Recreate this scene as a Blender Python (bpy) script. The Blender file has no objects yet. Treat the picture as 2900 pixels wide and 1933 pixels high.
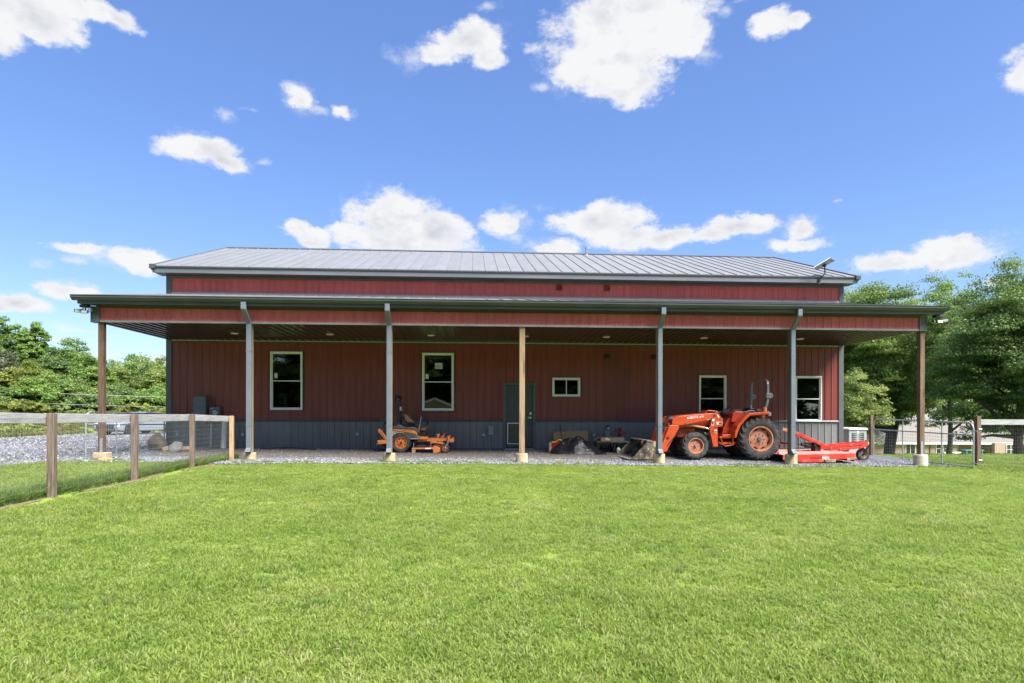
import bpy, bmesh, math, random
import numpy as np
from mathutils import Vector, Matrix, noise as mnoise

random.seed(7); np.random.seed(7)
sc = bpy.context.scene
R_ = math.radians

# ------------------------------------------------------------------ camera
F, CW, CH = 1750.0, 2900.0, 1933.0            # focal length and frame of the photograph, in its pixels
CX, CD, CZ, YAW, ROLL, SH = -1.3575, 20.0632, 1.30, 0.0611, 0.002, 207.5
fw = np.array([math.sin(YAW), math.cos(YAW), 0.0])
_r = np.array([math.cos(YAW), -math.sin(YAW), 0.0]); _u = np.array([0, 0, 1.0])
RT = math.cos(ROLL) * _r + math.sin(ROLL) * _u
UP = -math.sin(ROLL) * _r + math.cos(ROLL) * _u
CAM = np.array([CX, -CD, CZ])
cd_ = bpy.data.cameras.new('camera'); cam = bpy.data.objects.new('camera', cd_)
sc.collection.objects.link(cam)
cd_.sensor_width = 36.0; cd_.lens = F / CW * 36.0; cd_.shift_y = SH / CW
cd_.clip_start = 0.05; cd_.clip_end = 3000
mw = Matrix.Identity(4)
for i in range(3):
    mw[i][0] = RT[i]; mw[i][1] = UP[i]; mw[i][2] = -fw[i]; mw[i][3] = CAM[i]
cam.matrix_world = mw
sc.camera = cam

def ray(px, py): return fw + RT * ((px - CW / 2) / F) - UP * ((py - CH / 2 - SH) / F)
def at(px, py, Y):                      # point of the plane Y = const seen at a photo pixel
    d = ray(px, py); return CAM + d * ((Y - CAM[1]) / d[1])
def gz(px, py, z=0.0):                  # point at height z
    d = ray(px, py); return CAM + d * ((z - CAM[2]) / d[2])
def ad(px, py, dep): return CAM + ray(px, py) * dep

# ------------------------------------------------------------------ render settings
sc.render.engine = 'CYCLES'
try:
    sc.cycles.use_denoising = True; sc.cycles.denoiser = 'OPENIMAGEDENOISE'
    sc.cycles.max_bounces = 6; sc.cycles.transparent_max_bounces = 12
    sc.cycles.diffuse_bounces = 3; sc.cycles.glossy_bounces = 3
    sc.cycles.sample_clamp_indirect = 6.0
except Exception: pass
vs = sc.view_settings
vs.view_transform = 'Standard'; vs.look = 'None'; vs.gamma = 1.0; vs.use_curve_mapping = False
vs.exposure = 2.2

# ------------------------------------------------------------------ sun and sky
SUN_EL, SUN_AZ = R_(54), R_(140)        # azimuth clockwise from +Y (behind the camera, to its right)
sun_dir = Vector((math.sin(SUN_AZ) * math.cos(SUN_EL), math.cos(SUN_AZ) * math.cos(SUN_EL), math.sin(SUN_EL)))
sl = bpy.data.lights.new('sun', 'SUN'); sl.energy = 3.0; sl.angle = R_(38); sl.color = (1.0, 0.955, 0.89)
so = bpy.data.objects.new('sun', sl); sc.collection.objects.link(so)
so.rotation_euler = sun_dir.to_track_quat('Z', 'Y').to_euler(); so.location = (0, -30, 40)

world = bpy.data.worlds.new('World'); sc.world = world; world.use_nodes = True
WN = world.node_tree.nodes; WL = world.node_tree.links
WN.clear()
def wn(t, **kw):
    n = WN.new(t)
    for k, v in kw.items(): setattr(n, k, v)
    return n
def wmath(op, a, b=None, c=None, clamp=False):
    n = wn('ShaderNodeMath', operation=op, use_clamp=clamp)
    for i, v in enumerate((a, b, c)):
        if v is None: continue
        if isinstance(v, (int, float)): n.inputs[i].default_value = v
        else: WL.new(v, n.inputs[i])
    return n.outputs[0]
def wvec(op, a, b=None):
    n = wn('ShaderNodeVectorMath', operation=op)
    for i, v in enumerate((a, b)):
        if v is None: continue
        if isinstance(v, tuple): n.inputs[i].default_value = v
        else: WL.new(v, n.inputs[i])
    return n.outputs['Value'] if op in ('LENGTH', 'DOT_PRODUCT') else n.outputs['Vector']
sky = wn('ShaderNodeTexSky', sky_type='NISHITA', sun_disc=False)
sky.sun_elevation = SUN_EL; sky.sun_rotation = SUN_AZ
sky.altitude = 100; sky.air_density = 1.0; sky.dust_density = 0.4; sky.ozone_density = 6.0
SKY_ST = 0.052; SKY_K = SKY_ST * 2 ** vs.exposure      # the photograph's flattened tone curve, the same all round the sky
sgm = wn('ShaderNodeGamma'); sgm.inputs['Gamma'].default_value = 0.68
WL.new(wvec('MULTIPLY', sky.outputs[0], (SKY_K, SKY_K, SKY_K)), sgm.inputs['Color'])
hs0 = wn('ShaderNodeHueSaturation'); hs0.inputs['Saturation'].default_value = 1.30; hs0.inputs['Value'].default_value = 0.97; hs0.inputs['Hue'].default_value = 0.516
WL.new(sgm.outputs[0], hs0.inputs['Color'])
hsv = wn('ShaderNodeMix', data_type='RGBA', blend_type='MULTIPLY'); hsv.inputs['Factor'].default_value = 1.0
WL.new(hs0.outputs[0], hsv.inputs[6]); hsv.inputs[7].default_value = (1 / SKY_K, 1 / SKY_K, 1 / SKY_K, 1)
tc = wn('ShaderNodeTexCoord'); D = tc.outputs['Generated']
sep = wn('ShaderNodeSeparateXYZ'); WL.new(D, sep.inputs[0])
az = wmath('ARCTAN2', sep.outputs[0], sep.outputs[1])
el = wmath('ARCSINE', sep.outputs[2])
def wnoise(scale, detail, rough, vec, lac=2.1):
    n = wn('ShaderNodeTexNoise'); n.inputs['Scale'].default_value = scale
    n.inputs['Detail'].default_value = detail; n.inputs['Roughness'].default_value = rough
    n.inputs['Lacunarity'].default_value = lac
    WL.new(vec, n.inputs['Vector']); return n
Dst = wvec('MULTIPLY', D, (1.0, 1.0, 1.5))
warp = wnoise(9.0, 5, 0.6, Dst)
wsub = wvec('SUBTRACT', warp.outputs['Color'], (0.5, 0.5, 0.5))
wsc = wvec('MULTIPLY', wsub, (0.060, 0.040, 0.0))
cmb = wn('ShaderNodeCombineXYZ'); WL.new(az, cmb.inputs[0]); WL.new(el, cmb.inputs[1])
P2 = wvec('ADD', cmb.outputs[0], wsc)
# clouds of the photograph: centre, radii (photo pixels at 2352 px width), strength
K = 2900 / 2352
CLOUDS = [(60,30,125,52,1),(255,45,72,34,1),(-40,40,90,60,1),(150,15,70,40,1),
 (1075,92,85,52,1),(1010,118,70,36,.9),(945,130,48,34,.6),(1115,130,50,34,.7),(1120,20,40,14,.25),
 (1430,40,190,95,1.1),(1390,120,150,80,1.1),(1440,190,95,60,1),(1560,80,78,62,1),(1600,125,40,35,.6),(1330,160,80,45,.8),
 (1665,30,28,24,.6),(1700,5,40,14,.5),(1780,55,62,38,.9),(1840,50,38,27,.7),(1245,195,28,16,.5),
 (690,222,48,36,.85),(785,250,28,25,.7),(735,245,45,14,.5),(518,258,34,15,.6),(575,252,34,11,.45),
 (460,342,92,38,1),(515,366,62,24,.9),(595,368,38,11,.35),
 (905,505,105,62,1.15),(1000,528,70,44,1),(830,545,62,40,1),(920,565,160,32,1),
 (672,522,42,28,.85),(720,552,48,26,.85),(1165,510,52,36,.95),(1265,572,78,30,.95),(1180,545,40,16,.6),
 (1375,510,112,46,1.05),(1430,545,105,32,1),(1240,474,42,12,.4),(1530,546,95,26,.95),(1690,524,88,30,1),(1635,545,70,24,.9),
 (1830,530,46,32,.8),(1825,560,75,19,.85),(2185,578,128,46,1.1),(2060,602,115,27,.9),(2210,552,46,24,.9),(1975,604,55,16,.35),
 (2360,170,75,58,1),(185,568,78,17,.7),(95,603,38,16,.55),(170,593,40,11,.5),(310,596,84,30,.9),(240,585,60,16,.5),(20,595,24,11,.3),
 (150,660,60,24,.9),(205,668,44,14,.7),(45,690,80,26,.8),(-20,700,60,24,.8),(170,748,90,14,.4),(160,778,110,18,.55),(345,828,60,14,.7),(190,822,70,15,.6),
 (2285,650,46,17,.7),(1912,470,22,8,.25)]
acc = None; thin = None
def azel(px, py):
    d = ray(px, py); d = d / np.linalg.norm(d)
    return math.atan2(d[0], d[1]), math.asin(d[2])
for (cx, cy, rx, ry, s) in CLOUDS:
    a0, e0 = azel(cx * K, cy * K); a1, _ = azel((cx + rx * 1.06) * K, cy * K); _, e1 = azel(cx * K, (cy - ry * 1.06) * K)
    v = wvec('SUBTRACT', P2, (a0, e0, 0.0))
    v = wvec('MULTIPLY', v, (1 / abs(a1 - a0), 1 / abs(e1 - e0), 0.0))
    d = wvec('LENGTH', v)
    if s > .65:
        b = wmath('MULTIPLY_ADD', d, -1.0, 0.62 + 0.38 * s); acc = b if acc is None else wmath('MAXIMUM', acc, b)
    b = wmath('MULTIPLY_ADD', d, -0.8, 0.85 if s > .65 else .60 + .4 * s); thin = b if thin is None else wmath('MAXIMUM', thin, b)
acc = wmath('MAXIMUM', acc, -1.0); thin = wmath('MAXIMUM', thin, -1.0)
# the same kind of fair weather cumulus goes on outside the frame
gen = wnoise(3.2, 7, 0.55, Dst)
gden = wmath('MULTIPLY_ADD', gen.outputs['Fac'], 7.0, -4.1)
wa = wmath('DIVIDE', wmath('ABSOLUTE', wmath('SUBTRACT', az, YAW)), 0.80)
we = wmath('DIVIDE', el, 0.68)
win = wn('ShaderNodeMapRange', interpolation_type='SMOOTHSTEP'); WL.new(wmath('MAXIMUM', wa, we), win.inputs['Value'])
win.inputs['From Min'].default_value = 0.98; win.inputs['From Max'].default_value = 1.25
gden = wmath('MULTIPLY_ADD', wmath('ADD', gden, 1.0), win.outputs[0], -1.0)
acc = wmath('MAXIMUM', acc, gden)
fb = wnoise(15.0, 10, 0.64, Dst)
fbu = wnoise(15.0, 4, 0.55, wvec('ADD', Dst, (0.010, 0.0, 0.034)))
den = wmath('MULTIPLY_ADD', wmath('SUBTRACT', fb.outputs['Fac'], 0.5), 2.0, acc)
al = wn('ShaderNodeMapRange', interpolation_type='SMOOTHSTEP'); WL.new(den, al.inputs['Value'])
al.inputs['From Min'].default_value = -0.06; al.inputs['From Max'].default_value = 0.40
al.inputs['To Max'].default_value = 0.98
fw_ = wnoise(11.0, 10, 0.72, wvec('ADD', Dst, (3.0, 1.0, 0.0)))
tden = wmath('MULTIPLY_ADD', wmath('SUBTRACT', fw_.outputs['Fac'], 0.5), 3.2, thin)
alt = wn('ShaderNodeMapRange', interpolation_type='SMOOTHSTEP'); WL.new(tden, alt.inputs['Value'])
alt.inputs['From Min'].default_value = 0.05; alt.inputs['From Max'].default_value = 1.1; alt.inputs['To Max'].default_value = 0.62
alpha = wmath('MAXIMUM', al.outputs[0], alt.outputs[0])
rel = wmath('MULTIPLY_ADD', wmath('SUBTRACT', fbu.outputs['Fac'], fb.outputs['Fac']), 3.0, 0.22, clamp=True)
core = wn('ShaderNodeMapRange', interpolation_type='SMOOTHSTEP'); WL.new(den, core.inputs['Value'])
core.inputs['From Min'].default_value = 0.10; core.inputs['From Max'].default_value = 0.75
shd = wmath('MULTIPLY', rel, core.outputs[0])
ccol = wn('ShaderNodeMix', data_type='RGBA'); WL.new(shd, ccol.inputs['Factor'])
CLB = 3.95
ccol.inputs[6].default_value = (CLB, CLB, CLB * 1.01, 1); ccol.inputs[7].default_value = (CLB * .66, CLB * .69, CLB * .76, 1)
mixc = wn('ShaderNodeMix', data_type='RGBA'); WL.new(alpha, mixc.inputs['Factor'])
WL.new(hsv.outputs[2], mixc.inputs[6]); WL.new(ccol.outputs[2], mixc.inputs[7])
bg = wn('ShaderNodeBackground'); bg.inputs['Strength'].default_value = SKY_ST
WL.new(mixc.outputs[2], bg.inputs['Color'])
wo = wn('ShaderNodeOutputWorld'); WL.new(bg.outputs[0], wo.inputs['Surface'])

# ------------------------------------------------------------------ helpers
COL = sc.collection
ORG = {}
def smooth01(t): t = min(1.0, max(0.0, t)); return t * t * (3 - 2 * t)
def tilt(x): return min(0.16, max(-0.13, 0.015 - 0.0115 * x))
def hgt(x, y):
    """height of the ground"""
    h = tilt(x)
    if -12.4 < x < 11.9 and y > -4.2: h += 0.10 * smooth01((y + 4.0) / 3.0) * smooth01((12.4 + x) / 1.0)
    if y > -1: h += -0.066 * max(0.0, y + 0.5) * smooth01((x - 10.0) / 3.0)
    if x < -14:
        d = max(-25.5 - x, y - 24.0)
        if d > 0: h += 1.25 * smooth01(d / 7.0) + 0.012 * d
        h -= 0.10 * smooth01((-14 - x) / 8)
    return h
def on_ground(px, py):
    z = 0.0
    for _ in range(30):
        p = gz(px, py, z); z = z + 0.6 * (hgt(p[0], p[1]) - z)
    return gz(px, py, z)

def tag(o, label=None, cat=None, group=None, kind=None):
    if label: o['label'] = label
    if cat: o['category'] = cat
    if group: o['group'] = group
    if kind: o['kind'] = kind
    return o
def thing(name, label, cat, loc=(0, 0, 0), group=None, rz=0.0):
    o = bpy.data.objects.new(name, None); COL.objects.link(o)
    o.location = tuple(loc); o.rotation_euler = (0, 0, rz); o.empty_display_size = 0.2
    ORG[o.name] = (0.0, 0.0, 0.0) if rz else tuple(loc)
    return tag(o, label, cat, group)
def link_mesh(name, me, mat, parent=None):
    o = bpy.data.objects.new(name, me); COL.objects.link(o)
    if mat is not None and len(me.materials) == 0: me.materials.append(mat)
    if parent is not None:
        o.parent = parent; ORG[o.name] = ORG.get(parent.name, (0, 0, 0))
    return o

class MB:
    def __init__(s): s.v = []; s.f = []
    def add(s, vs_, fs_):
        b = len(s.v); s.v += [tuple(map(float, p)) for p in vs_]; s.f += [tuple(b + i for i in f) for f in fs_]; return s
    def box(s, x0, x1, y0, y1, z0, z1):
        return s.add([(x0,y0,z0),(x1,y0,z0),(x1,y1,z0),(x0,y1,z0),(x0,y0,z1),(x1,y0,z1),(x1,y1,z1),(x0,y1,z1)],
                     [(0,3,2,1),(4,5,6,7),(0,1,5,4),(1,2,6,5),(2,3,7,6),(3,0,4,7)])
    def prism(s, poly, y0, y1):
        """polygon of (x, z) extruded along Y"""
        n = len(poly); a = sum(poly[i][0] * poly[(i+1) % n][1] - poly[(i+1) % n][0] * poly[i][1] for i in range(n))
        if a < 0: poly = poly[::-1]
        vs_ = [(x, y0, z) for x, z in poly] + [(x, y1, z) for x, z in poly]
        fs_ = [tuple(range(n)), tuple(range(2*n-1, n-1, -1))] + [(i, n+i, n+(i+1) % n, (i+1) % n) for i in range(n)]
        return s.add(vs_, fs_)
    def prismx(s, poly, x0, x1):
        """polygon of (y, z) extruded along X"""
        n = len(poly)
        vs_ = [(x0, y, z) for y, z in poly] + [(x1, y, z) for y, z in poly]
        fs_ = [tuple(range(n))[::-1], tuple(range(n, 2*n))] + [(i, (i+1) % n, n+(i+1) % n, n+i) for i in range(n)]
        return s.add(vs_, fs_)
    def bar(s, p, q, w, h, up=(0, 0, 1)):
        p, q = Vector(p), Vector(q); d = (q - p).normalized(); u = Vector(up)
        if abs(d.dot(u)) > .98: u = Vector((0, 1, 0))
        a = d.cross(u).normalized(); b = a.cross(d).normalized()
        c = [a*w/2 + b*h/2, -a*w/2 + b*h/2, -a*w/2 - b*h/2, a*w/2 - b*h/2]
        return s.add([p + k for k in c] + [q + k for k in c], [(0,1,2,3),(7,6,5,4),(0,4,5,1),(1,5,6,2),(2,6,7,3),(3,7,4,0)])
    def tube(s, pts, r, n=8, caps=True):
        pts = [Vector(p) for p in pts]; m = len(pts); rr = r if isinstance(r, (list, tuple)) else [r] * m
        vs_ = []; prev = None
        for i, p in enumerate(pts):
            d = (pts[min(i+1, m-1)] - pts[max(i-1, 0)])
            d = d.normalized() if d.length > 1e-9 else Vector((0, 0, 1))
            if prev is None:
                u = Vector((0, 0, 1)) if abs(d.z) < .9 else Vector((1, 0, 0))
                a = d.cross(u).normalized()
            else: a = (prev - d * prev.dot(d)).normalized()
            prev = a; b = d.cross(a)
            for k in range(n):
                t = 2 * math.pi * k / n; vs_.append(p + (a * math.cos(t) + b * math.sin(t)) * rr[i])
        fs_ = [(i*n+k, i*n+(k+1) % n, (i+1)*n+(k+1) % n, (i+1)*n+k) for i in range(m-1) for k in range(n)]
        if caps: fs_ += [tuple(range(n))[::-1], tuple(range((m-1)*n, m*n))]
        return s.add(vs_, fs_)
    def lathe(s, prof, c, axis='y', n=32, closed=False):
        """profile of (radius, offset along axis)"""
        m = len(prof); vs_ = []
        for (r, o) in prof:
            for k in range(n):
                t = 2 * math.pi * k / n; a, b = r * math.cos(t), r * math.sin(t)
                vs_.append({'y': (c[0]+a, c[1]+o, c[2]+b), 'z': (c[0]+a, c[1]+b, c[2]+o), 'x': (c[0]+o, c[1]+a, c[2]+b)}[axis])
        fs_ = []
        for i in range(m if closed else m-1):
            j = (i+1) % m
            for k in range(n): fs_.append((i*n+k, i*n+(k+1) % n, j*n+(k+1) % n, j*n+k))
        if not closed:
            if prof[0][0] > 1e-4: fs_.append(tuple(range(n)))
            if prof[-1][0] > 1e-4: fs_.append(tuple(range((m-1)*n, m*n)))
        return s.add(vs_, fs_)
    def blob(s, c, rad, seed=0, sub=2, rough=.18, flat=None, freq=1.3):
        bm = bmesh.new(); bmesh.ops.create_icosphere(bm, subdivisions=sub, radius=1.0)
        vs_ = []
        for v in bm.verts:
            d = v.co.normalized()
            k = 1 + rough * mnoise.noise(d * freq + Vector((seed * 7.3, seed * 3.1, seed))) * 1.6 + rough * .5 * mnoise.noise(d * freq * 2.7 + Vector((seed, 5, 1)))
            z = d.z * rad[2] * k
            if flat is not None: z = max(z, flat)
            vs_.append((c[0] + d.x * rad[0] * k, c[1] + d.y * rad[1] * k, c[2] + z))
        fs_ = [tuple(v.index for v in f.verts) for f in bm.faces]; bm.free()
        return s.add(vs_, fs_)
    def mesh(s, name, off=(0, 0, 0), smooth=False, recalc=True):
        me = bpy.data.meshes.new(name)
        me.from_pydata([(x-off[0], y-off[1], z-off[2]) for x, y, z in s.v], [], s.f)
        if recalc:
            bm = bmesh.new(); bm.from_mesh(me); bmesh.ops.recalc_face_normals(bm, faces=bm.faces[:]); bm.to_mesh(me); bm.free()
        if smooth:
            me.polygons.foreach_set('use_smooth', [True] * len(me.polygons))
            try: me.set_sharp_from_angle(angle=R_(38))
            except Exception: pass
        me.update(); return me
    def build(s, name, mat, parent=None, smooth=False, bevel=0.0, seg=2):
        off = ORG.get(parent.name, (0, 0, 0)) if parent is not None else (0, 0, 0)
        o = link_mesh(name, s.mesh(name, off, smooth), mat, parent)
        if bevel > 0:
            b = o.modifiers.new('bevel', 'BEVEL'); b.width = bevel; b.segments = seg; b.limit_method = 'ANGLE'; b.angle_limit = R_(35)
        return o
def solo(name, mb, mat, label, cat, group=None, kind=None, **kw):
    return tag(mb.build(name, mat, None, **kw), label, cat, group, kind)
def copy_tree(o, parent=None):
    c = o.copy(); COL.objects.link(c); c.parent = parent
    for ch in list(o.children): copy_tree(ch, c)
    return c

def text_mesh(name, s, size, origin, xd, yd, mat, parent, squash=1.0, width=None):
    cu = bpy.data.curves.new(name, 'FONT'); cu.body = s; cu.size = 1.0; cu.offset = 0.008; cu.extrude = 0.0
    tmp = bpy.data.objects.new(name + '_tmp', cu); COL.objects.link(tmp)
    bpy.context.view_layer.update()
    me = bpy.data.meshes.new_from_object(tmp.evaluated_get(bpy.context.evaluated_depsgraph_get()))
    bpy.data.objects.remove(tmp)
    xd, yd = Vector(xd).normalized(), Vector(yd).normalized()
    if width: squash = width / (max(v.co.x for v in me.vertices) * size)
    off = Vector(ORG.get(parent.name, (0, 0, 0)))
    me.name = name
    for v in me.vertices:
        v.co = Vector(origin) + xd * (v.co.x * size * squash) + yd * (v.co.y * size) - off
    me.materials.clear()
    return link_mesh(name, me, mat, parent)

# ------------------------------------------------------------------ materials
MATS = {}
def new_mat(name):
    m = bpy.data.materials.new(name); m.use_nodes = True
    return m, m.node_tree.nodes, m.node_tree.links, m.node_tree.nodes['Principled BSDF']
def lin(c): return tuple(((x/255) / 12.92 if x/255 <= .04045 else ((x/255 + .055) / 1.055) ** 2.4) for x in c)
def M(name, c1, c2=None, scale=4.0, detail=6, stretch=(1, 1, 1), rough=.6, metal=0.0, spec=.5, bump=0.0, bscale=40.0, bdist=.01,
      lo=.35, hi=.65, rnd=0.0, c3=None, s3=9.0, lo3=.58, hi3=.72, coat=0.0, rvar=0.0, nrough=.6, stretch3=None):
    if name in MATS: return MATS[name]
    m, N, L, b = new_mat(name)
    b.inputs['Roughness'].default_value = rough; b.inputs['Metallic'].default_value = metal
    b.inputs['Specular IOR Level'].default_value = spec
    if coat: b.inputs['Coat Weight'].default_value = coat; b.inputs['Coat Roughness'].default_value = .15
    t = N.new('ShaderNodeTexCoord')
    def mp(st):
        p = N.new('ShaderNodeMapping'); p.inputs['Scale'].default_value = st; L.new(t.outputs['Object'], p.inputs[0]); return p.outputs[0]
    def nz(vec, s, d):
        n = N.new('ShaderNodeTexNoise'); n.inputs['Scale'].default_value = s; n.inputs['Detail'].default_value = d
        n.inputs['Roughness'].default_value = nrough; L.new(vec, n.inputs['Vector']); return n.outputs['Fac']
    def rg(v, a, z):
        r = N.new('ShaderNodeMapRange'); r.inputs['From Min'].default_value = a; r.inputs['From Max'].default_value = z
        r.interpolation_type = 'SMOOTHSTEP'; L.new(v, r.inputs[0]); return r.outputs[0]
    def mix(fac, a, z):
        x = N.new('ShaderNodeMix'); x.data_type = 'RGBA'
        L.new(fac, x.inputs['Factor'])
        for i, q in ((6, a), (7, z)):
            if isinstance(q, tuple): x.inputs[i].default_value = (*q, 1)
            else: L.new(q, x.inputs[i])
        return x.outputs[2]
    col = tuple(c1); sv = mp(stretch)
    if c2 is not None:
        f = nz(sv, scale, detail); col = mix(rg(f, lo, hi), tuple(c1), tuple(c2))
        if rvar:
            q = N.new('ShaderNodeMath'); q.operation = 'MULTIPLY_ADD'; L.new(f, q.inputs[0]); q.inputs[1].default_value = rvar; q.inputs[2].default_value = rough - rvar/2
            L.new(q.outputs[0], b.inputs['Roughness'])
    if c3 is not None:
        f3 = nz(mp(stretch3 or stretch), s3, 5); col = mix(rg(f3, lo3, hi3), col, tuple(c3))
    if rnd:
        oi = N.new('ShaderNodeObjectInfo'); q = N.new('ShaderNodeMath'); q.operation = 'MULTIPLY_ADD'
        L.new(oi.outputs['Random'], q.inputs[0]); q.inputs[1].default_value = 2*rnd; q.inputs[2].default_value = 1 - rnd
        h = N.new('ShaderNodeHueSaturation'); L.new(q.outputs[0], h.inputs['Value'])
        if isinstance(col, tuple): h.inputs['Color'].default_value = (*col, 1)
        else: L.new(col, h.inputs['Color'])
        col = h.outputs[0]
    if isinstance(col, tuple): b.inputs['Base Color'].default_value = (*col, 1)
    else: L.new(col, b.inputs['Base Color'])
    if bump:
        bn = N.new('ShaderNodeBump'); bn.inputs['Strength'].default_value = bump; bn.inputs['Distance'].default_value = bdist
        L.new(nz(sv, bscale, 6), bn.inputs['Height']); L.new(bn.outputs[0], b.inputs['Normal'])
    MATS[name] = m; return m

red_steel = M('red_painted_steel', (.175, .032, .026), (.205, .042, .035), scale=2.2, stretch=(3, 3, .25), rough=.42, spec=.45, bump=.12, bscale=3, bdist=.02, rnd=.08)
lit_steel = M('lit_red_steel', (.46, .078, .074), (.51, .105, .102), scale=2.2, stretch=(3, 3, .25), rough=.5, spec=.45, bump=.12, bscale=3, bdist=.02, rnd=.07)  # lighter copy of the red: some fade, plus brighter light put into the colour
char_steel = M('charcoal_painted_steel', (.155, .155, .150), (.185, .184, .178), scale=2.5, stretch=(3, 3, .3), rough=.45, spec=.45, bump=.10, bscale=3, bdist=.02, rnd=.08, c3=(.125, .112, .095), s3=1.3, lo3=.60, hi3=.85)
trim_steel = M('charcoal_trim', (.070, .079, .084), (.092, .100, .104), scale=1.5, rough=.42, spec=.5, bump=.08, bscale=4, bdist=.02)
gutter_steel = M('gutter_steel', (.050, .056, .058), (.064, .070, .071), scale=1.2, rough=.38, spec=.5, bump=.06, bscale=4)
down_steel = M('downspout_steel', (.105, .130, .155), (.125, .148, .172), scale=2, rough=.42, spec=.5)
roof_steel = M('grey_roof_steel', (.175, .178, .180), (.195, .198, .200), scale=1.6, stretch=(2.5, .5, .5), rough=.45, metal=.08, spec=.4, bump=.05, bscale=2.5, bdist=.02, rnd=.04)
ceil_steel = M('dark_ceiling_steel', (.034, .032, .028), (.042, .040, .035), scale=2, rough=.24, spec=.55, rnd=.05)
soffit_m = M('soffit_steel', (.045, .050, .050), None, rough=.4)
pale_trim = M('pale_closure_trim', (.42, .44, .36), None, rough=.5)
white_vinyl = M('white_vinyl', (.84, .85, .80), (.78, .79, .74), scale=3, rough=.38)
white_paint = M('white_paint', (.78, .78, .76), (.70, .70, .67), scale=6, rough=.5)
conc_tan = M('stained_concrete_tan', (.36, .26, .13), (.46, .38, .25), scale=5, rough=.85, c3=(.30, .22, .12), s3=9, bump=.25, bscale=30)
conc_grey = M('concrete_pale', (.46, .41, .33), (.52, .48, .41), scale=6, stretch=(1, 1, 3), rough=.88, c3=(.34, .28, .2), s3=10, lo3=.6, hi3=.8, bump=.25, bscale=30)
conc_slab = M('slab_concrete', (.22, .19, .15), (.30, .27, .23), scale=6, rough=.9, bump=.3, bscale=25)
wood_dark = M('stained_post_wood', (.080, .046, .028), (.135, .080, .048), scale=7, stretch=(6, 6, .5), rough=.75, c3=(.055, .028, .014), s3=5, stretch3=(5, 5, .4), lo3=.5, hi3=.68, bump=.3, bscale=14)
wood_red = M('reddish_post_wood', (.120, .070, .042), (.180, .112, .070), scale=7, stretch=(6, 6, .5), rough=.75, c3=(.080, .038, .018), s3=5, stretch3=(5, 5, .4), lo3=.5, hi3=.68, bump=.3, bscale=14)
wood_tan = M('tan_post_wood', (.245, .165, .088), (.315, .22, .128), scale=6, stretch=(6, 6, .4), rough=.75, c3=(.13, .085, .055), s3=4, stretch3=(7, 7, .35), lo3=.52, hi3=.66, bump=.3, bscale=14)
wood_fence = M('weathered_post_wood', (.110, .082, .062), (.180, .140, .108), scale=7, stretch=(7, 7, .5), rough=.85, c3=(.07, .048, .034), s3=5, stretch3=(8, 8, .35), lo3=.52, hi3=.66, bump=.4, bscale=14)
wood_fence_new = M('fresh_post_wood', (.34, .215, .105), (.46, .32, .18), scale=7, stretch=(7, 7, .5), rough=.8, c3=(.16, .085, .04), s3=4, stretch3=(7, 7, .5), lo3=.55, hi3=.7, bump=.3, bscale=14)
rail_grey = M('silver_grey_rail_wood', (.27, .27, .28), (.36, .355, .35), scale=7, stretch=(6, .5, 6), rough=.85, c3=(.22, .20, .20), s3=5, stretch3=(6, .45, 8), lo3=.5, hi3=.7, bump=.4, bscale=12)
rail_grey_x = M('silver_grey_rail_wood_along_x', (.30, .30, .31), (.40, .40, .40), scale=7, stretch=(.5, 6, 6), rough=.85, c3=(.2, .18, .18), s3=5, stretch3=(.45, 6, 8), lo3=.5, hi3=.7, bump=.4, bscale=12)
galv = M('galvanised_steel', (.30, .34, .37), (.42, .46, .49), scale=14, rough=.38, metal=.55, c3=(.2, .17, .14), s3=5, lo3=.68, hi3=.85)
wire_m = M('galvanised_wire', (.30, .31, .32), None, rough=.45, metal=.5)
black_m = M('black_plastic', (.016, .016, .017), (.026, .026, .027), scale=8, rough=.45)
dark_iron = M('dark_greasy_iron', (.018, .017, .016), (.040, .034, .028), scale=9, rough=.6, metal=.2)
tire_m = M('dusty_tyre_rubber', (.022, .022, .023), (.060, .056, .050), scale=6, rough=.8, c3=(.115, .10, .08), s3=4, lo3=.55, hi3=.78, bump=.2, bscale=30)
k_orange = M('tractor_orange_paint', (.44, .048, .008), (.50, .066, .012), scale=3, rough=.38, coat=.15, c3=(.36, .13, .07), s3=4, lo3=.55, hi3=.80)
k_red = M('tractor_faded_red_paint', (.40, .030, .010), (.46, .050, .016), scale=3, rough=.36, coat=.2, c3=(.36, .09, .05), s3=6, lo3=.6, hi3=.85)
k_rim = M('faded_orange_rim_paint', (.44, .165, .09), (.50, .22, .13), scale=6, rough=.55, c3=(.30, .15, .08), s3=7, lo3=.6, hi3=.78)
w_red = M('cutter_red_paint', (.50, .026, .016), (.57, .055, .035), scale=4, rough=.4, c3=(.52, .19, .14), s3=3, lo3=.5, hi3=.75)
w_deck = M('faded_cutter_deck_paint', (.54, .16, .12), (.58, .28, .22), scale=4, stretch=(.6, 3, 3), rough=.6, c3=(.46, .40, .33), s3=4, lo3=.5, hi3=.7)
s_orange = M('mower_orange_paint', (.60, .165, .030), (.64, .21, .05), scale=5, rough=.4, coat=.15, c3=(.50, .24, .10), s3=6, lo3=.62, hi3=.82)
dusty_tan = M('dusty_tan_plastic', (.34, .30, .23), (.22, .20, .165), scale=5, rough=.75)
char_plastic = M('charcoal_plastic', (.050, .052, .056), (.085, .082, .076), scale=6, rough=.55)
seat_brown = M('worn_brown_vinyl', (.20, .115, .050), (.32, .23, .135), scale=6, rough=.6, c3=(.05, .035, .025), s3=5)
steel_grey = M('grey_painted_steel', (.15, .17, .185), (.20, .22, .235), scale=8, rough=.45, metal=.2)
box_grey = M('utility_box_grey', (.085, .115, .120), (.105, .135, .140), scale=5, rough=.5)
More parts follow.
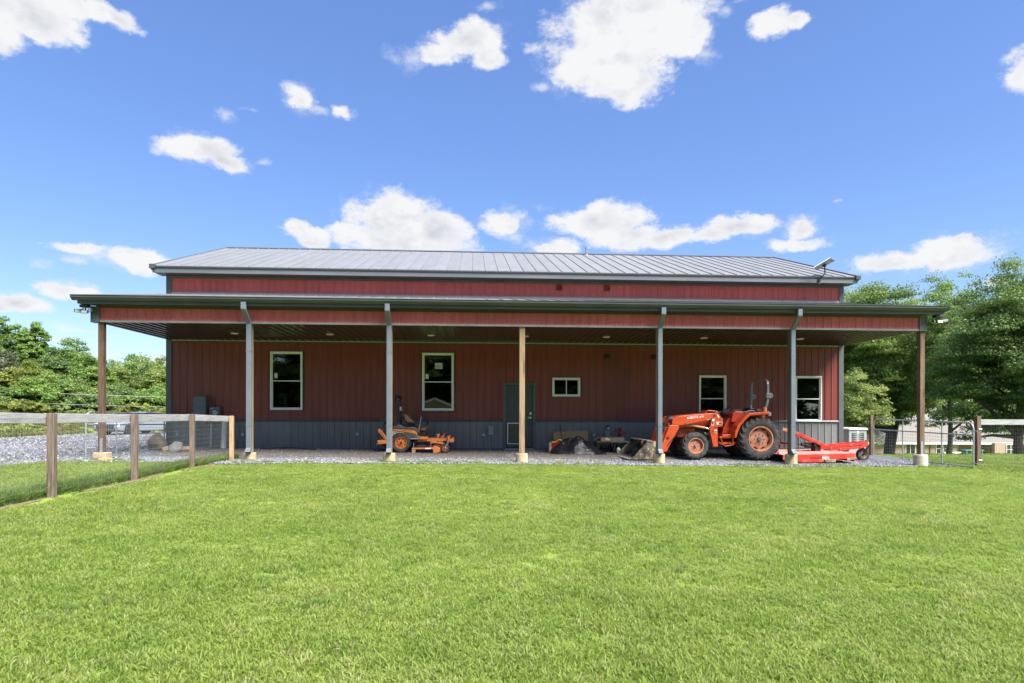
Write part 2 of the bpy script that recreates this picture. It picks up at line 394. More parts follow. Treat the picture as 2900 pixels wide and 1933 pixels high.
box_pale = M('pale_utility_grey', (.22, .28, .28), (.26, .31, .31), scale=5, rough=.5)
chrome = M('bright_steel', (.7, .7, .7), None, rough=.2, metal=1.0)
decal_white = M('white_decal', (.80, .80, .80), None, rough=.4)
decal_dark = M('dark_decal', (.06, .02, .02), None, rough=.5)
rock_dark = M('dark_brown_rock', (.10, .075, .055), (.17, .135, .105), scale=4, rough=.9, bump=.6, bscale=12, bdist=.03)
rock_grey = M('grey_rock', (.24, .245, .25), (.17, .17, .17), scale=5, rough=.9, bump=.6, bscale=12, bdist=.03)
rock_tan = M('tan_rock', (.36, .27, .17), (.26, .19, .12), scale=6, rough=.9, bump=.6, bscale=14, bdist=.02)

# ------------------------------------------------------------------ the setting: ground, gravel, dirt
def ground_material(name, cols, scales, bump=.5, bscale=60, tex=None):
    m, N, L, b = new_mat(name)
    b.inputs['Roughness'].default_value = .95; b.inputs['Specular IOR Level'].default_value = .15
    t = N.new('ShaderNodeTexCoord'); col = None
    for i, (c, s, lo, hi) in enumerate(zip(cols, scales, (0, .42, .55, .6), (1, .58, .7, .75))):
        if col is None: col = c; continue
        n = N.new('ShaderNodeTexNoise'); n.inputs['Scale'].default_value = s; n.inputs['Detail'].default_value = 7; n.inputs['Roughness'].default_value = .65
        mp = N.new('ShaderNodeMapping'); mp.inputs['Location'].default_value = (i * 13.1, i * 7.7, 0); L.new(t.outputs['Object'], mp.inputs[0]); L.new(mp.outputs[0], n.inputs['Vector'])
        r = N.new('ShaderNodeMapRange'); r.inputs['From Min'].default_value = lo; r.inputs['From Max'].default_value = hi; L.new(n.outputs['Fac'], r.inputs[0])
        x = N.new('ShaderNodeMix'); x.data_type = 'RGBA'; L.new(r.outputs[0], x.inputs['Factor'])
        if isinstance(col, tuple): x.inputs[6].default_value = (*col, 1)
        else: L.new(col, x.inputs[6])
        x.inputs[7].default_value = (*c, 1); col = x.outputs[2]
    L.new(col, b.inputs['Base Color'])
    n = N.new('ShaderNodeTexNoise'); n.inputs['Scale'].default_value = bscale; n.inputs['Detail'].default_value = 6; L.new(t.outputs['Object'], n.inputs['Vector'])
    bn = N.new('ShaderNodeBump'); bn.inputs['Strength'].default_value = bump; bn.inputs['Distance'].default_value = .03; L.new(n.outputs['Fac'], bn.inputs['Height']); L.new(bn.outputs[0], b.inputs['Normal'])
    return m, N, L, b
lawn_m = ground_material('lawn_ground', [(.165, .228, .040), (.200, .262, .050), (.135, .195, .032), (.20, .21, .07)], [0, .5, 3.0, 9.0])[0]

def axis_pts(lo, hi, dense_lo, dense_hi, step):
    a = list(np.arange(dense_lo, dense_hi + 1e-6, step)); s = step; x = dense_hi
    while x < hi: s *= 1.35; x += s; a.append(min(x, hi))
    s = step; x = dense_lo; pre = []
    while x > lo: s *= 1.35; x -= s; pre.append(max(x, lo))
    return pre[::-1] + a
gx = axis_pts(-900, 900, -42, 34, 1.0); gy = axis_pts(-500, 1400, -26, 34, 1.0)
g = MB(); nx = len(gx)
def hgt_far(x, y):
    h = hgt(x, y)
    far = smooth01((max(abs(x), abs(y)) - 130) / 200)
    return h * (1 - far) + (-7.0 if x > 0 else 1.5) * far
g.v = [(x, y, hgt_far(x, y)) for y in gy for x in gx]
g.f = [(j*nx+i, j*nx+i+1, (j+1)*nx+i+1, (j+1)*nx+i) for j in range(len(gy)-1) for i in range(nx-1)]
tag(g.build('ground', lawn_m, None, smooth=True), kind='structure')

# gravel pad under the porch and gravel drive on the left, one sheet
GR = [(0,1320),(133,1311),(259,1307),(400,1310),(500,1310),(640,1315),(850,1312),(1100,1313),(1478,1315),(1866,1319),(2240,1322),(2460,1322),(2600,1322),(2680,1321)]
gpts = [on_ground(*p) for p in GR]
gfx = [-26.0, -18.0, -15.0] + [p[0] for p in gpts]; gfy = [-9.5, -7.0, -5.2] + [p[1] for p in gpts]
def front_y(x): return float(np.interp(x, gfx, gfy))
def back_y(x):
    if x < -25: return float(np.interp(x, [-26, -25], [-6, 20]))
    if x < -11.0: return float(np.interp(x, [-25, -22, -11], [20, 23.5, 24]))
    if x <= 11.02: return -0.02
    return float(np.interp(x, [11.02, 11.6, 12.3], [2.0, 0.5, -4.2]))
m, N, L, b = ground_material('gravel', [(.105, .110, .128), (.160, .167, .190), (.21, .217, .24), (.15, .13, .10)], [0, 42.0, 60.0, .8], bump=1.0, bscale=34)
gravel_m = m
dirt_m = ground_material('packed_dirt_with_gravel', [(.125, .105, .082), (.175, .150, .120), (.21, .20, .19), (.09, .075, .055)], [0, 6.0, 40.0, 3.0], bump=.8, bscale=30)[0]
def strip_sheet(name, xs, fy, by, dz, mat, nyfun):
    s = MB(); prev = None
    for x in xs:
        y0, y1 = fy(x), by(x); n = nyfun
        row = [(x, y0 + (y1-y0) * (k/n) ** 1.5, 0) for k in range(n+1)]
        row = [(a, b_, hgt(a, b_) + dz) for a, b_, _ in row]
        base = len(s.v); s.v += row
        if prev is not None: s.f += [(prev+k, base+k, base+k+1, prev+k+1) for k in range(n)]
        prev = base
    o = s.build(name, mat, None, smooth=True); return tag(o, kind='structure')
xs1 = list(np.arange(-26.0, -11.02, .5)) + [-11.01]
xs2 = [-11.0] + list(np.arange(-10.5, 11.0, .5)) + [11.0, 11.03] + list(np.arange(11.2, 12.31, .2))
strip_sheet('gravel_drive', xs1, front_y, back_y, .02, gravel_m, 26)
strip_sheet('gravel_pad', xs2, front_y, back_y, .02, gravel_m, 14)
strip_sheet('dirt_floor', [x for x in np.arange(-10.2, 10.5, .45)], lambda x: -2.75 + .35 * mnoise.noise(Vector((x * .8, 0, 0))) - (.35 if abs(x + 2) < 3 else 0), lambda x: -0.03, .026, dirt_m, 8)

# bare dirt line along the fence
FP = [on_ground(147, 1408), on_ground(381, 1360.5), on_ground(544, 1324), on_ground(656, 1306)]
def fence_x(y): return float(np.interp(y, [-14, FP[0][1], FP[1][1], FP[2][1], FP[3][1]], [FP[0][0] + .1, FP[0][0], FP[1][0], FP[2][0], FP[3][0]]))
s = MB(); prev = None
for y in np.arange(-14.0, -2.9, .22):
    xc = fence_x(y) + .05; w0 = .06 + .12 * mnoise.noise(Vector((0, y * 1.1, 3))); w1 = .05 + .11 * mnoise.noise(Vector((4, y * 1.4, 3)))
    base = len(s.v)
    s.v += [(xc - w0, y, hgt(xc - w0, y) + .008), (xc, y, hgt(xc, y) + .02), (xc + w1, y, hgt(xc + w1, y) + .008)]
    if prev is not None and mnoise.noise(Vector((7, y * .8, 1))) > -.18: s.f += [(prev, prev+1, base+1, base), (prev+1, prev+2, base+2, base+1)]
    prev = base
bare_m = ground_material('bare_soil', [(.15, .115, .080), (.20, .155, .105), (.10, .08, .05), (.10, .13, .04)], [0, 7.0, 20.0, 5.0], bump=.7, bscale=50)[0]
tag(s.build('dirt_path', bare_m, None, smooth=True), kind='structure')

# ------------------------------------------------------------------ the barn
L_, PF, ZC, ZW, ZE, ZB = 11.0, 3.833, 3.624, 1.089, 5.85, 0.19
barn = thing('barn', 'long red metal barn with charcoal wainscot, grey roof and open front porch', 'barn', (0, 0, 0))
OPEN = dict(w1=(-7.818, -6.812, 1.442, 3.294), w2=(-3.031, -2.020, 1.431, 3.289), w3=(1.185, 2.101, 1.902, 2.512),
            w4=(6.066, 6.989, 1.09, 2.617), w5=(9.347, 10.264, 1.09, 2.616), door=(-.40, .62, .15, 2.32))
holes = [(a + .01, b_ - .01, c + .01, d - .01) for a, b_, c, d in OPEN.values()]
RIB = .2286
def prof(x, hgt_=.020):
    t = (x / RIB) % 1.0 * RIB; d = abs(t - RIB / 2)
    if d < .011: return hgt_
    if d < .032: return hgt_ * (1 - (d - .011) / .021)
    e = min(abs(t - RIB * .17), abs(t - RIB * .83))
    return .0035 * max(0, 1 - e / .012)
def prof_xs(x0, x1):
    xs = {x0, x1}; k0 = int(math.floor(x0 / RIB)) - 1; k1 = int(math.ceil(x1 / RIB)) + 1
    for k in range(k0, k1 + 1):
        for o in (-.032, -.011, .011, .032):
            xs.add((k + .5) * RIB + o)
        for f_ in (.17, .83):
            for o in (-.012, 0, .012): xs.add((k + f_) * RIB + o)
    return sorted(x for x in xs if x0 - 1e-9 <= x <= x1 + 1e-9)
def wall_panel(x0, x1, z0, z1, openings=(), y=0.0):
    xs = set(prof_xs(x0, x1))
    for (a, b_, c, d) in openings:
        for q in (a, b_):
            if x0 < q < x1: xs.add(q)
    xs = sorted(xs); mb = MB()
    for xa, xb in zip(xs[:-1], xs[1:]):
        xm = (xa + xb) / 2; iv = [(z0, z1)]
        for (a, b_, c, d) in openings:
            if a < xm < b_:
                nv = []
                for (p, q) in iv:
                    if d <= p or c >= q: nv.append((p, q)); continue
                    if c > p: nv.append((p, c))
                    if d < q: nv.append((d, q))
                iv = nv
        for (p, q) in iv:
            mb.add([(xa, y - prof(xa), p), (xb, y - prof(xb), p), (xb, y - prof(xb), q), (xa, y - prof(xa), q)], [(0, 1, 2, 3)])
    return mb
x = -10.86
while x < 10.85:
    x1 = min(x + .9144, 10.86)
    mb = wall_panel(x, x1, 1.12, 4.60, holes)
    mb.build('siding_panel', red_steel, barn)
    wall_panel(x, x1, 4.601, 5.70, ()).build('upper_siding_panel', lit_steel, barn)
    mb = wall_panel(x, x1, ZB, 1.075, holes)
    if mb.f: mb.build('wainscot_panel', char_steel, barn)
    wall_panel(x, x1, ZC + .045, 4.00, (), -PF).build('porch_fascia_panel', lit_steel, barn)
    x += .9144
# corner trims, base trims
for sx in (-1, 1):
    mb = MB(); mb.box(min(sx*10.85, sx*11.02), max(sx*10.85, sx*11.02), -.045, .10, ZB - .25, 5.70); mb.build('corner_trim', trim_steel, barn, bevel=.008)
    mb = MB(); mb.box(min(sx*10.80, sx*11.02), max(sx*10.80, sx*11.02), -PF - .04, -PF + .16, ZC - .012, 4.02); mb.build('porch_corner_trim', trim_steel, barn, bevel=.008)
for xa, xb in ((-10.85, -.44), (.66, 10.85)):
    MB().prismx([(-.028, 1.068), (-.046, 1.075), (-.046, 1.095), (-.028, 1.128), (-.003, 1.13), (-.003, 1.066)], xa, xb).build('wainscot_trim', trim_steel, barn)
    MB().box(xa, xb, -.036, .05, ZB - .02, ZB + .025).build('base_trim', trim_steel, barn)
MB().box(-10.97, 10.97, -.018, .12, -.5, ZB - .021).build('foundation', conc_slab, barn)
# end walls, rear wall, inside
for sx in (-1, 1):
    mb = MB(); X0, X1 = sorted((sx * 10.9, sx * 10.99))
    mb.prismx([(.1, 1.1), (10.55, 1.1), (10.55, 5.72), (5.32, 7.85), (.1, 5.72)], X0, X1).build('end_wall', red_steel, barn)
    MB().box(X0, X1, .1, 10.55, -.8, 1.098).build('end_wainscot', char_steel, barn)
MB().box(-10.9, 10.9, 10.5, 10.6, -.8, 5.7).build('rear_wall', red_steel, barn)
inside_m = M('inside_drywall', (.36, .35, .32), (.24, .23, .21), scale=1.2, rough=.9)
mb = MB()
for (a, b_) in ((-10.8, -5.0), (-4.98, -.9), (-.88, 4.0), (4.02, 10.8)):
    q = MB().box(a, b_, .16, 3.4, .2, 3.5); q.f.pop(2); mb.add(q.v, q.f)
mb.build('inside_room', inside_m, barn)
appl = M('inside_white_goods', (.55, .56, .55), None, rough=.5)
MB().box(-7.72, -7.45, .5, 1.0, .3, 2.0).build('inside_cabinet', appl, barn)

# glass
m, N, Lk, b = new_mat('window_glass'); N.remove(b); out = N['Material Output']
tr = N.new('ShaderNodeBsdfTransparent'); tr.inputs[0].default_value = (.50, .55, .52, 1)
gl = N.new('ShaderNodeBsdfGlossy'); gl.inputs['Roughness'].default_value = .012; gl.inputs[0].default_value = (.95, 1, .97, 1)
fr = N.new('ShaderNodeFresnel'); fr.inputs[0].default_value = 1.62
fm = N.new('ShaderNodeMath'); fm.operation = 'MULTIPLY'; fm.use_clamp = True; fm.inputs[1].default_value = 2.0; Lk.new(fr.outputs[0], fm.inputs[0])
mx = N.new('ShaderNodeMixShader'); Lk.new(fm.outputs[0], mx.inputs[0]); Lk.new(tr.outputs[0], mx.inputs[1]); Lk.new(gl.outputs[0], mx.inputs[2]); Lk.new(mx.outputs[0], out.inputs[0])
glass_m = m
blind_m = M('dark_blind_slats', (.075, .075, .08), None, rough=.5)
def ring(mb, x0, x1, z0, z1, w, y0, y1):
    mb.box(x0, x0 + w, y0, y1, z0, z1); mb.box(x1 - w, x1, y0, y1, z0, z1)
    mb.box(x0 + w, x1 - w, y0, y1, z0, z0 + w); mb.box(x0 + w, x1 - w, y0, y1, z1 - w, z1); return mb
def window(key, kind, blinds=False):
    x0, x1, z0, z1 = OPEN[key]
    mb = MB(); ring(mb, x0, x1, z0, z1, .042, -.050, .12); w = mb.build('window', white_vinyl, barn, bevel=.006)
    mb = MB(); ring(mb, x0 - .022, x1 + .022, z0 - .022, z1 + .022, .0215, -.038, .02); mb.build('window_trim', trim_steel, w)
    if kind == 'hung':
        zm = z0 + (z1 - z0) * .498
        for (a, b_, yy) in ((zm - .017, z1 - .044, .000), (z0 + .044, zm + .017, .028)):
            mb = MB(); ring(mb, x0 + .044, x1 - .044, a, b_, .030, yy - .02, yy + .004); mb.build('sash', white_vinyl, w, bevel=.004)
            MB().box(x0 + .0745, x1 - .0745, yy - .010, yy - .004, a + .0305, b_ - .0305).build('pane', glass_m, w)
    else:
        xm = (x0 + x1) / 2
        for (a, b_, yy) in ((x0 + .044, xm + .018, .000), (xm - .018, x1 - .044, .028)):
            mb = MB(); ring(mb, a, b_, z0 + .044, z1 - .044, .028, yy - .02, yy + .004); mb.build('sash', white_vinyl, w, bevel=.004)
            MB().box(a + .0285, b_ - .0285, yy - .010, yy - .004, z0 + .0725, z1 - .0725).build('pane', glass_m, w)
    if blinds:
        mb = MB(); z = z0 + .08
        while z < z1 - .06:
            mb.add([(x0 + .06, .095, z), (x1 - .06, .095, z), (x1 - .06, .125, z + .032), (x0 + .06, .125, z + .032)], [(0, 1, 2, 3)]); z += .044
        tag(mb.build('blind_slats', blind_m, w), kind='stuff')
    return w
w1 = window('w1', 'hung'); w2 = window('w2', 'hung'); window('w3', 'slide'); window('w4', 'hung', True); window('w5', 'hung', True)
stick_m = M('paper_sticker', (.62, .66, .58), None, rough=.7)
def sticker(parent, u0, v0, u1, v1, y):
    a, b_ = at(u0, v1, y), at(u1, v0, y); return MB().box(a[0], b_[0], y - .003, y, a[2], b_[2]).build('sticker', stick_m, parent)
sticker(w1, 777, 1056, 786, 1070, -.013); sticker(w2, 1205, 1059, 1214, 1072.5, -.013)
st = sticker(w2, 1232, 1027.5, 1253, 1044, -.013)
p = at(1234, 1037, -.020); text_mesh('lettering', 'Atrium', .070, p, (1, 0, 0), (0, 0, 1), decal_dark, w2, width=.19)
p = at(1234, 1041, -.020); text_mesh('lettering', 'WINDOWS', .034, p, (1, 0, 0), (0, 0, 1), decal_dark, w2, width=.19)

# door
dx0, dx1, dz1 = -.337, .546, 2.262
mb = MB(); mb.box(-.42, dx0, -.05, .12, .17, 2.342); mb.box(dx1, .641, -.05, .12, .17, 2.342); mb.box(dx0, dx1, -.05, .12, dz1, 2.342)
mb.build('door_frame', trim_steel, barn, bevel=.006)
door_m = M('charcoal_door', (.050, .058, .062), (.060, .068, .072), scale=3, rough=.45)
mb = MB(); mb.box(dx0 + .004, dx1 - .004, .020, .065, .235, dz1 - .004); door = mb.build('door', door_m, barn)
for (a, b_) in ((-.235, .055), (.155, .445)):
    for (c, d) in ((1.30, 1.92), (2.0, 2.16)) if b_ < .1 else ((.42, 1.12), (1.30, 1.92), (2.0, 2.16)):
        mb = MB(); ring(mb, a, b_, c, d, .018, .012, .0195); mb.box(a + .04, b_ - .04, .010, .0195, c + .04, d - .04); mb.build('door_panel', door_m, door, bevel=.005)
mb = MB(); ring(mb, -.285, .135, .345, 1.04, .030, -.012, .0193); pf = mb.build('pet_door_frame', white_paint, door, bevel=.004)
flap_m = M('smoked_flap', (.045, .045, .048), (.06, .06, .06), scale=5, rough=.3)
MB().box(-.254, .104, .004, .012, .376, 1.009).build('pet_door_flap', flap_m, pf)
nickel = M('satin_nickel', (.62, .58, .50), None, rough=.3, metal=.9)
mb = MB(); mb.lathe([(.0, -.03), (.032, -.03), (.032, .0195), (0, .0195)], (.475, 0, 1.205), 'y', 16); mb.bar((.475, -.028, 1.205), (.375, -.034, 1.20), .022, .022); mb.build('door_handle', nickel, door)
mb = MB(); mb.box(.445, .508, -.012, .0195, 1.30, 1.385); mb.lathe([(0, -.025), (.02, -.025), (.02, -.0122), (0, -.0122)], (.475, 0, 1.335), 'y', 12); mb.build('deadbolt', nickel, door)
MB().box(-.44, .66, -.30, -.02, .02, .15).build('door_step', conc_slab, barn, bevel=.01)
MB().box(-.36, .57, -.06, .1, .17, .205).build('threshold', galv, barn)

# main roof
YR, ZR = 5.32, 7.95; SL = (ZR - ZE) / (YR + .48); ang = math.atan(SL)
def roof_pt(x, s, n, y0, z0, a):          # s along the slope from the eave, n above the sheet
    return (x, y0 + s * math.cos(a) - n * math.sin(a), z0 + s * math.sin(a) + n * math.cos(a))
def roof_panel(x0, x1, y0, z0, a, slen, name, mat):
    q = [(x0, 0), (x0 + .003, .024), (x0 + .018, .024), (x0 + .024, .001), (x0 + .15, .004), (x0 + .27, .004), (x1, 0), (x1, -.012), (x0, -.012)]
    n = len(q); mb = MB()
    mb.add([roof_pt(xx, -.0, nn, y0, z0, a) for xx, nn in q] + [roof_pt(xx, slen, nn, y0, z0, a) for xx, nn in q],
           [tuple(range(n)), tuple(range(2*n-1, n-1, -1))] + [(i, n+i, n+(i+1) % n, (i+1) % n) for i in range(n)])
    return mb.build(name, mat, barn)
SLEN = math.hypot(YR + .48, ZR - ZE); npan = 55; pw = 22.38 / npan
for i in range(npan): roof_panel(-11.19 + i * pw, -11.19 + (i + 1) * pw, -.50, ZE, ang, SLEN + .02, 'roof_panel', roof_steel)
mb = MB(); mb.add([(-11.2, YR, ZR), (11.2, YR, ZR), (11.2, 11.2, ZE - .1), (-11.2, 11.2, ZE - .1), (-11.2, YR, ZR - .03), (11.2, YR, ZR - .03), (11.2, 11.2, ZE - .13), (-11.2, 11.2, ZE - .13)],
                  [(0,1,2,3),(7,6,5,4),(0,4,5,1),(1,5,6,2),(2,6,7,3),(3,7,4,0)]); mb.build('rear_roof', roof_steel, barn)
mb = MB(); mb.prismx([(YR - .16, ZR - .018), (YR, ZR + .055), (YR + .16, ZR - .018), (YR + .15, ZR - .03), (YR, ZR + .04), (YR - .15, ZR - .03)], -11.22, 11.22); mb.build('ridge_cap', trim_steel, barn)
for sx in (-1, 1):
    mb = MB(); a = roof_pt(sx * 11.215, -.06, -.045, -.50, ZE, ang); b_ = roof_pt(sx * 11.215, SLEN, -.045, -.50, ZE, ang)
    mb.bar(a, b_, .05, .17); mb.build('rake_trim', trim_steel, barn, bevel=.006)
    mb = MB(); mb.box(min(sx*11.10, sx*11.26), max(sx*11.10, sx*11.26), -.60, -.46, ZE - .10, ZE + .035); mb.build('rake_end_cap', gutter_steel, barn, bevel=.006)
MB().prismx([(-.505, ZE - .005), (-.560, ZE - .020), (-.560, ZE - .045), (-.520, ZE - .085), (-.500, ZE - .085)], -11.09, 11.09).build('eave_drip_edge', gutter_steel, barn)
fascia_m = M('blue_grey_fascia', (.105, .118, .135), (.135, .146, .162), scale=1.1, stretch=(.4, 2, 2), rough=.4)
MB().box(-11.2, 11.2, -.515, -.480, ZE - .215, ZE - .087).build('eave_fascia', fascia_m, barn, bevel=.004)
MB().box(-11.18, 11.18, -.479, .04, ZE - .205, ZE - .18).build('eave_soffit', soffit_m, barn)
MB().box(-10.98, 10.98, -.06, -.022, 5.575, 5.642).build('frieze_trim', trim_steel, barn)

# porch roof
PY0, PZ0 = -4.20, 4.225; PZW = 5.06; pang = math.atan((PZW - PZ0) / (0 - PY0)); PSL = math.hypot(PZW - PZ0, PY0)
npan = 55; pw = 22.44 / npan
for i in range(npan): roof_panel(-11.2 + i * pw, -11.2 + (i + 1) * pw, PY0, PZ0, pang, PSL, 'porch_roof_panel', roof_steel)
MB().prismx([(-.10, PZW - .0), (-.02, PZW + .10), (-.022, PZW + .03), (-.10, PZW - .015)], -10.84, 10.84).build('wall_flashing', roof_steel, barn)
GUT = [(-4.155, 4.23), (-4.165, 4.105), (-4.225, 4.105), (-4.262, 4.150), (-4.285, 4.172), (-4.285, 4.215), (-4.300, 4.222), (-4.300, 4.232), (-4.277, 4.232), (-4.277, 4.176), (-4.220, 4.115), (-4.175, 4.115), (-4.166, 4.23)]
MB().prismx(GUT, -11.24, 11.33).build('porch_gutter', gutter_steel, barn)
for xx in (-11.24, 11.31): MB().prismx([(-4.155, 4.23), (-4.165, 4.104), (-4.225, 4.104), (-4.29, 4.172), (-4.302, 4.232)], xx - .01, xx + .03).build('gutter_end_cap', gutter_steel, barn)
MB().prismx([(-4.15, 4.22), (-4.15, 4.035), (-4.163, 4.030), (-4.163, 4.045), (-4.157, 4.05), (-4.157, 4.22)], -11.16, 11.28).build('porch_fascia_board', gutter_steel, barn)
MB().box(-11.15, 11.27, -4.149, -PF + .0, 4.033, 4.045).build('porch_soffit', soffit_m, barn)
MB().box(-10.79, 10.79, -PF - .033, -PF + .02, 3.975, 4.032).build('porch_frieze_trim', soffit_m, barn)
band_m = M('pale_grey_edge_trim', (.20, .20, .195), (.25, .25, .24), scale=2, rough=.42)
MB().box(-10.79, 10.79, -PF - .030, -PF + .02, ZC - .004, ZC + .043).build('porch_fascia_trim', band_m, barn)
MB().box(-10.79, 10.79, -PF + .022, -PF + .15, ZC + .03, 4.0).build('porch_beam', wood_red, barn)
for sx in (-1, 1):
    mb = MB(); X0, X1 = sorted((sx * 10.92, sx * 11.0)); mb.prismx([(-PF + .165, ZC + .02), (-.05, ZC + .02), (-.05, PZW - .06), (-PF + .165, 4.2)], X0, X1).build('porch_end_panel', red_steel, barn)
# ceiling, ribbed sheets running front to back
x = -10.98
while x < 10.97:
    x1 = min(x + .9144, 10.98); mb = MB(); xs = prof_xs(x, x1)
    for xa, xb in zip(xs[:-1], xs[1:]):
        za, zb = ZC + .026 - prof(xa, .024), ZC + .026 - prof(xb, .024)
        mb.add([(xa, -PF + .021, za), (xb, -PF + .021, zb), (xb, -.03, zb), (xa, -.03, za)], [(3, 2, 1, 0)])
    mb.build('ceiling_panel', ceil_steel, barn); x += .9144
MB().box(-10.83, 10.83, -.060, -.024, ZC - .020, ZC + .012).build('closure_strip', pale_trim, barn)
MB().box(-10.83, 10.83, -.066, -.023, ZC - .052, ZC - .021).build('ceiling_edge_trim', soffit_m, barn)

# posts, piers, downspouts
PX = [-10.80, -7.133, -3.570, -.096, 3.595, 7.251, 10.93]
PW = [.066, .070, .070, .072, .070, .070, .066]
pm = [wood_dark, wood_tan, wood_tan, wood_tan, wood_tan, wood_red, wood_red]
PB = [1301, 1308, 1309, 1313.7, 1318, 1321, 1322]
for i, (px_, w) in enumerate(zip(PX, PW)):
    top = .325 - i * .016; yc = -PF + .02 + w
    mb = MB(); mb.box(px_ - w, px_ + w, yc - w, yc + w, top, ZC - .006); post = mb.build('porch_post', pm[i], barn, bevel=.006)
    if i in (0, 1, 2, 4, 5, 6):
        s_ = 1 if i < 3 else -1
        MB().box(px_ + s_*(w - .045) - .03, px_ + s_*(w - .045) + .03, yc - w - .012, yc - w - .001, top + .004, top + .36).build('post_bracket', galv if i in (0, 6) else pale_trim, post)
    pr = .17 if i in (0, 6) else .158
    mb = MB()
    if i == 0: mb.box(px_ - .15, px_ + .17, yc - .14, yc + .14, tilt(px_) - .25, top - .001)
    else: mb.lathe([(pr, tilt(px_) - .35), (pr * 1.03, tilt(px_) + .05), (pr, top - .012), (pr - .012, top - .001)], (px_, yc, 0), 'z', 28)
    mb.build('pier', conc_grey if i == 6 else conc_tan, barn, smooth=(i != 0), bevel=.012 if i == 0 else 0)
def downspout(xt, xb, i):
    top = .325 - i * .016; yf = -PF - .055; w, d = .062, .045
    path = [(xt, -4.215, 4.11), (xt, -4.215, 3.93), (xb, yf, 3.60), (xb, yf, top + .13), (xb + .01, yf - .10, top + .02)]
    mb = MB()
    def sect(p, tl=0): return [(p[0]-w, p[1]-d, p[2]), (p[0]+w, p[1]-d, p[2]), (p[0]+w, p[1]+d, p[2]), (p[0]-w, p[1]+d, p[2])]
    vs_ = []; secs = [path[0], path[1], (path[1][0]*.93+path[2][0]*.07, path[1][1]*.93+path[2][1]*.07, 3.90), (path[2][0]*.95+path[1][0]*.05, path[2][1]*.95+path[1][1]*.05, 3.63), path[2], path[3]]
    for p in secs: vs_ += sect(p)
    p = path[3]; vs_ += [(p[0]-w, p[1]-d-.11, top+.035), (p[0]+w, p[1]-d-.11, top+.035), (p[0]+w, p[1]+d-.03, top+.0), (p[0]-w, p[1]+d-.03, top+.0)]
    n = len(vs_) // 4
    fs_ = [(4*i_+k, 4*i_+(k+1) % 4, 4*i_+4+(k+1) % 4, 4*i_+4+k) for i_ in range(n-1) for k in range(4)]
    mb.add(vs_, fs_); o = mb.build('downspout', down_steel, barn, bevel=.012)
    for zz in (2.9, 1.0): MB().box(xb - w - .004, xb + w + .004, yf - d - .004, yf + d + .004, zz, zz + .03).build('downspout_strap', down_steel, o)
downspout(at(690.5, 860, -4.2)[0], at(704.5, 1100, -3.9)[0], 1); downspout(at(1097, 866, -4.2)[0], at(1101.5, 1100, -3.9)[0], 2)
downspout(at(1878.5, 875, -4.2)[0], at(1869, 1100, -3.9)[0], 4); downspout(at(2264, 880, -4.2)[0], at(2245.5, 1100, -3.9)[0], 5)

# vents on the wall and pipe at the ridge
vent_m = M('dark_red_vent', (.115, .012, .012), (.08, .01, .01), scale=5, rough=.5)
for (px_, py_) in ((1584, 815), (1719.5, 816)):
    c = at(px_, py_, -.04); mb = MB(); ring(mb, c[0]-.085, c[0]+.085, c[2]-.075, c[2]+.085, .016, -.075, -.021)
    for k in range(3): mb.add([(c[0]-.068, -.03, c[2]-.045+k*.045), (c[0]+.068, -.03, c[2]-.045+k*.045), (c[0]+.068, -.07, c[2]-.065+k*.045), (c[0]-.068, -.07, c[2]-.065+k*.045)], [(0,1,2,3)])
    mb.build('wall_vent', vent_m, barn)
for (px_, py_) in ((1721, 1010), (1850, 1012)):
    c = at(px_, py_, -.04); mb = MB(); mb.prism([(c[0]-.09, c[2]-.07), (c[0]+.09, c[2]-.07), (c[0]+.09, c[2]+.08), (c[0]-.09, c[2]+.08)], -.10, -.021); mb.build('dryer_vent', dark_iron, barn, bevel=.02)
c = at(1662, 728, 4.9); mb = MB(); mb.tube([(c[0], 4.9, c[2] - .15), (c[0] - .03, 4.9, c[2] + .40)], .035, 12); mb.lathe([(.13, -.02), (.10, .03), (.05, .09), (.036, .12)], (c[0], 4.9, c[2] - .0), 'z', 16); mb.build('vent_pipe', steel_grey, barn, smooth=True)

# ------------------------------------------------------------------ wheels
def tyre(name, c, R, w, rimR, parent, lugs=0, lug_h=.035, mat=None, turf=False):
    hw = w / 2; body = R - (lug_h if lugs else 0)
    prof_ = [(rimR, -hw*.72), (rimR + (body-rimR)*.25, -hw*.96), (rimR + (body-rimR)*.6, -hw*1.0), (body - .035*R/.6, -hw*.93), (body - .006, -hw*.70), (body, -hw*.3), (body, hw*.3), (body - .006, hw*.70), (body - .035*R/.6, hw*.93), (rimR + (body-rimR)*.6, hw), (rimR + (body-rimR)*.25, hw*.96), (rimR, hw*.72)]
    mb = MB(); mb.lathe(prof_, c, 'y', 48, closed=True)
    for k in range(lugs):
        for sd in (-1, 1):
            a0 = 2*math.pi*(k + (.5 if sd > 0 else 0)) / lugs; sweep = 2*math.pi/lugs*1.15
            if turf: sweep *= .15
            q = []; half = 2*math.pi/lugs*(.17 if not turf else .3)
            for (yy, aa, r1, r0) in ((-.02*w, a0, R, body-.012), (sd*hw*.62, a0+sweep*.7, R-.004, body-.02), (sd*hw*1.0, a0+sweep, R-lug_h*1.2, body-.09*R/.6)):
                for (da, rr) in ((-half, r0), (half, r0), (half*.75, r1), (-half*.75, r1)):
                    q.append((c[0] + rr*math.cos(aa+da), c[1] + yy, c[2] + rr*math.sin(aa+da)))
            mb.add(q, [(0,1,2,3), (11,10,9,8)] + [(4*i+j, 4*i+4+j, 4*i+4+(j+1) % 4, 4*i+(j+1) % 4) for i in range(2) for j in range(4)])
    return mb.build(name, mat or tire_m, parent, smooth=True)
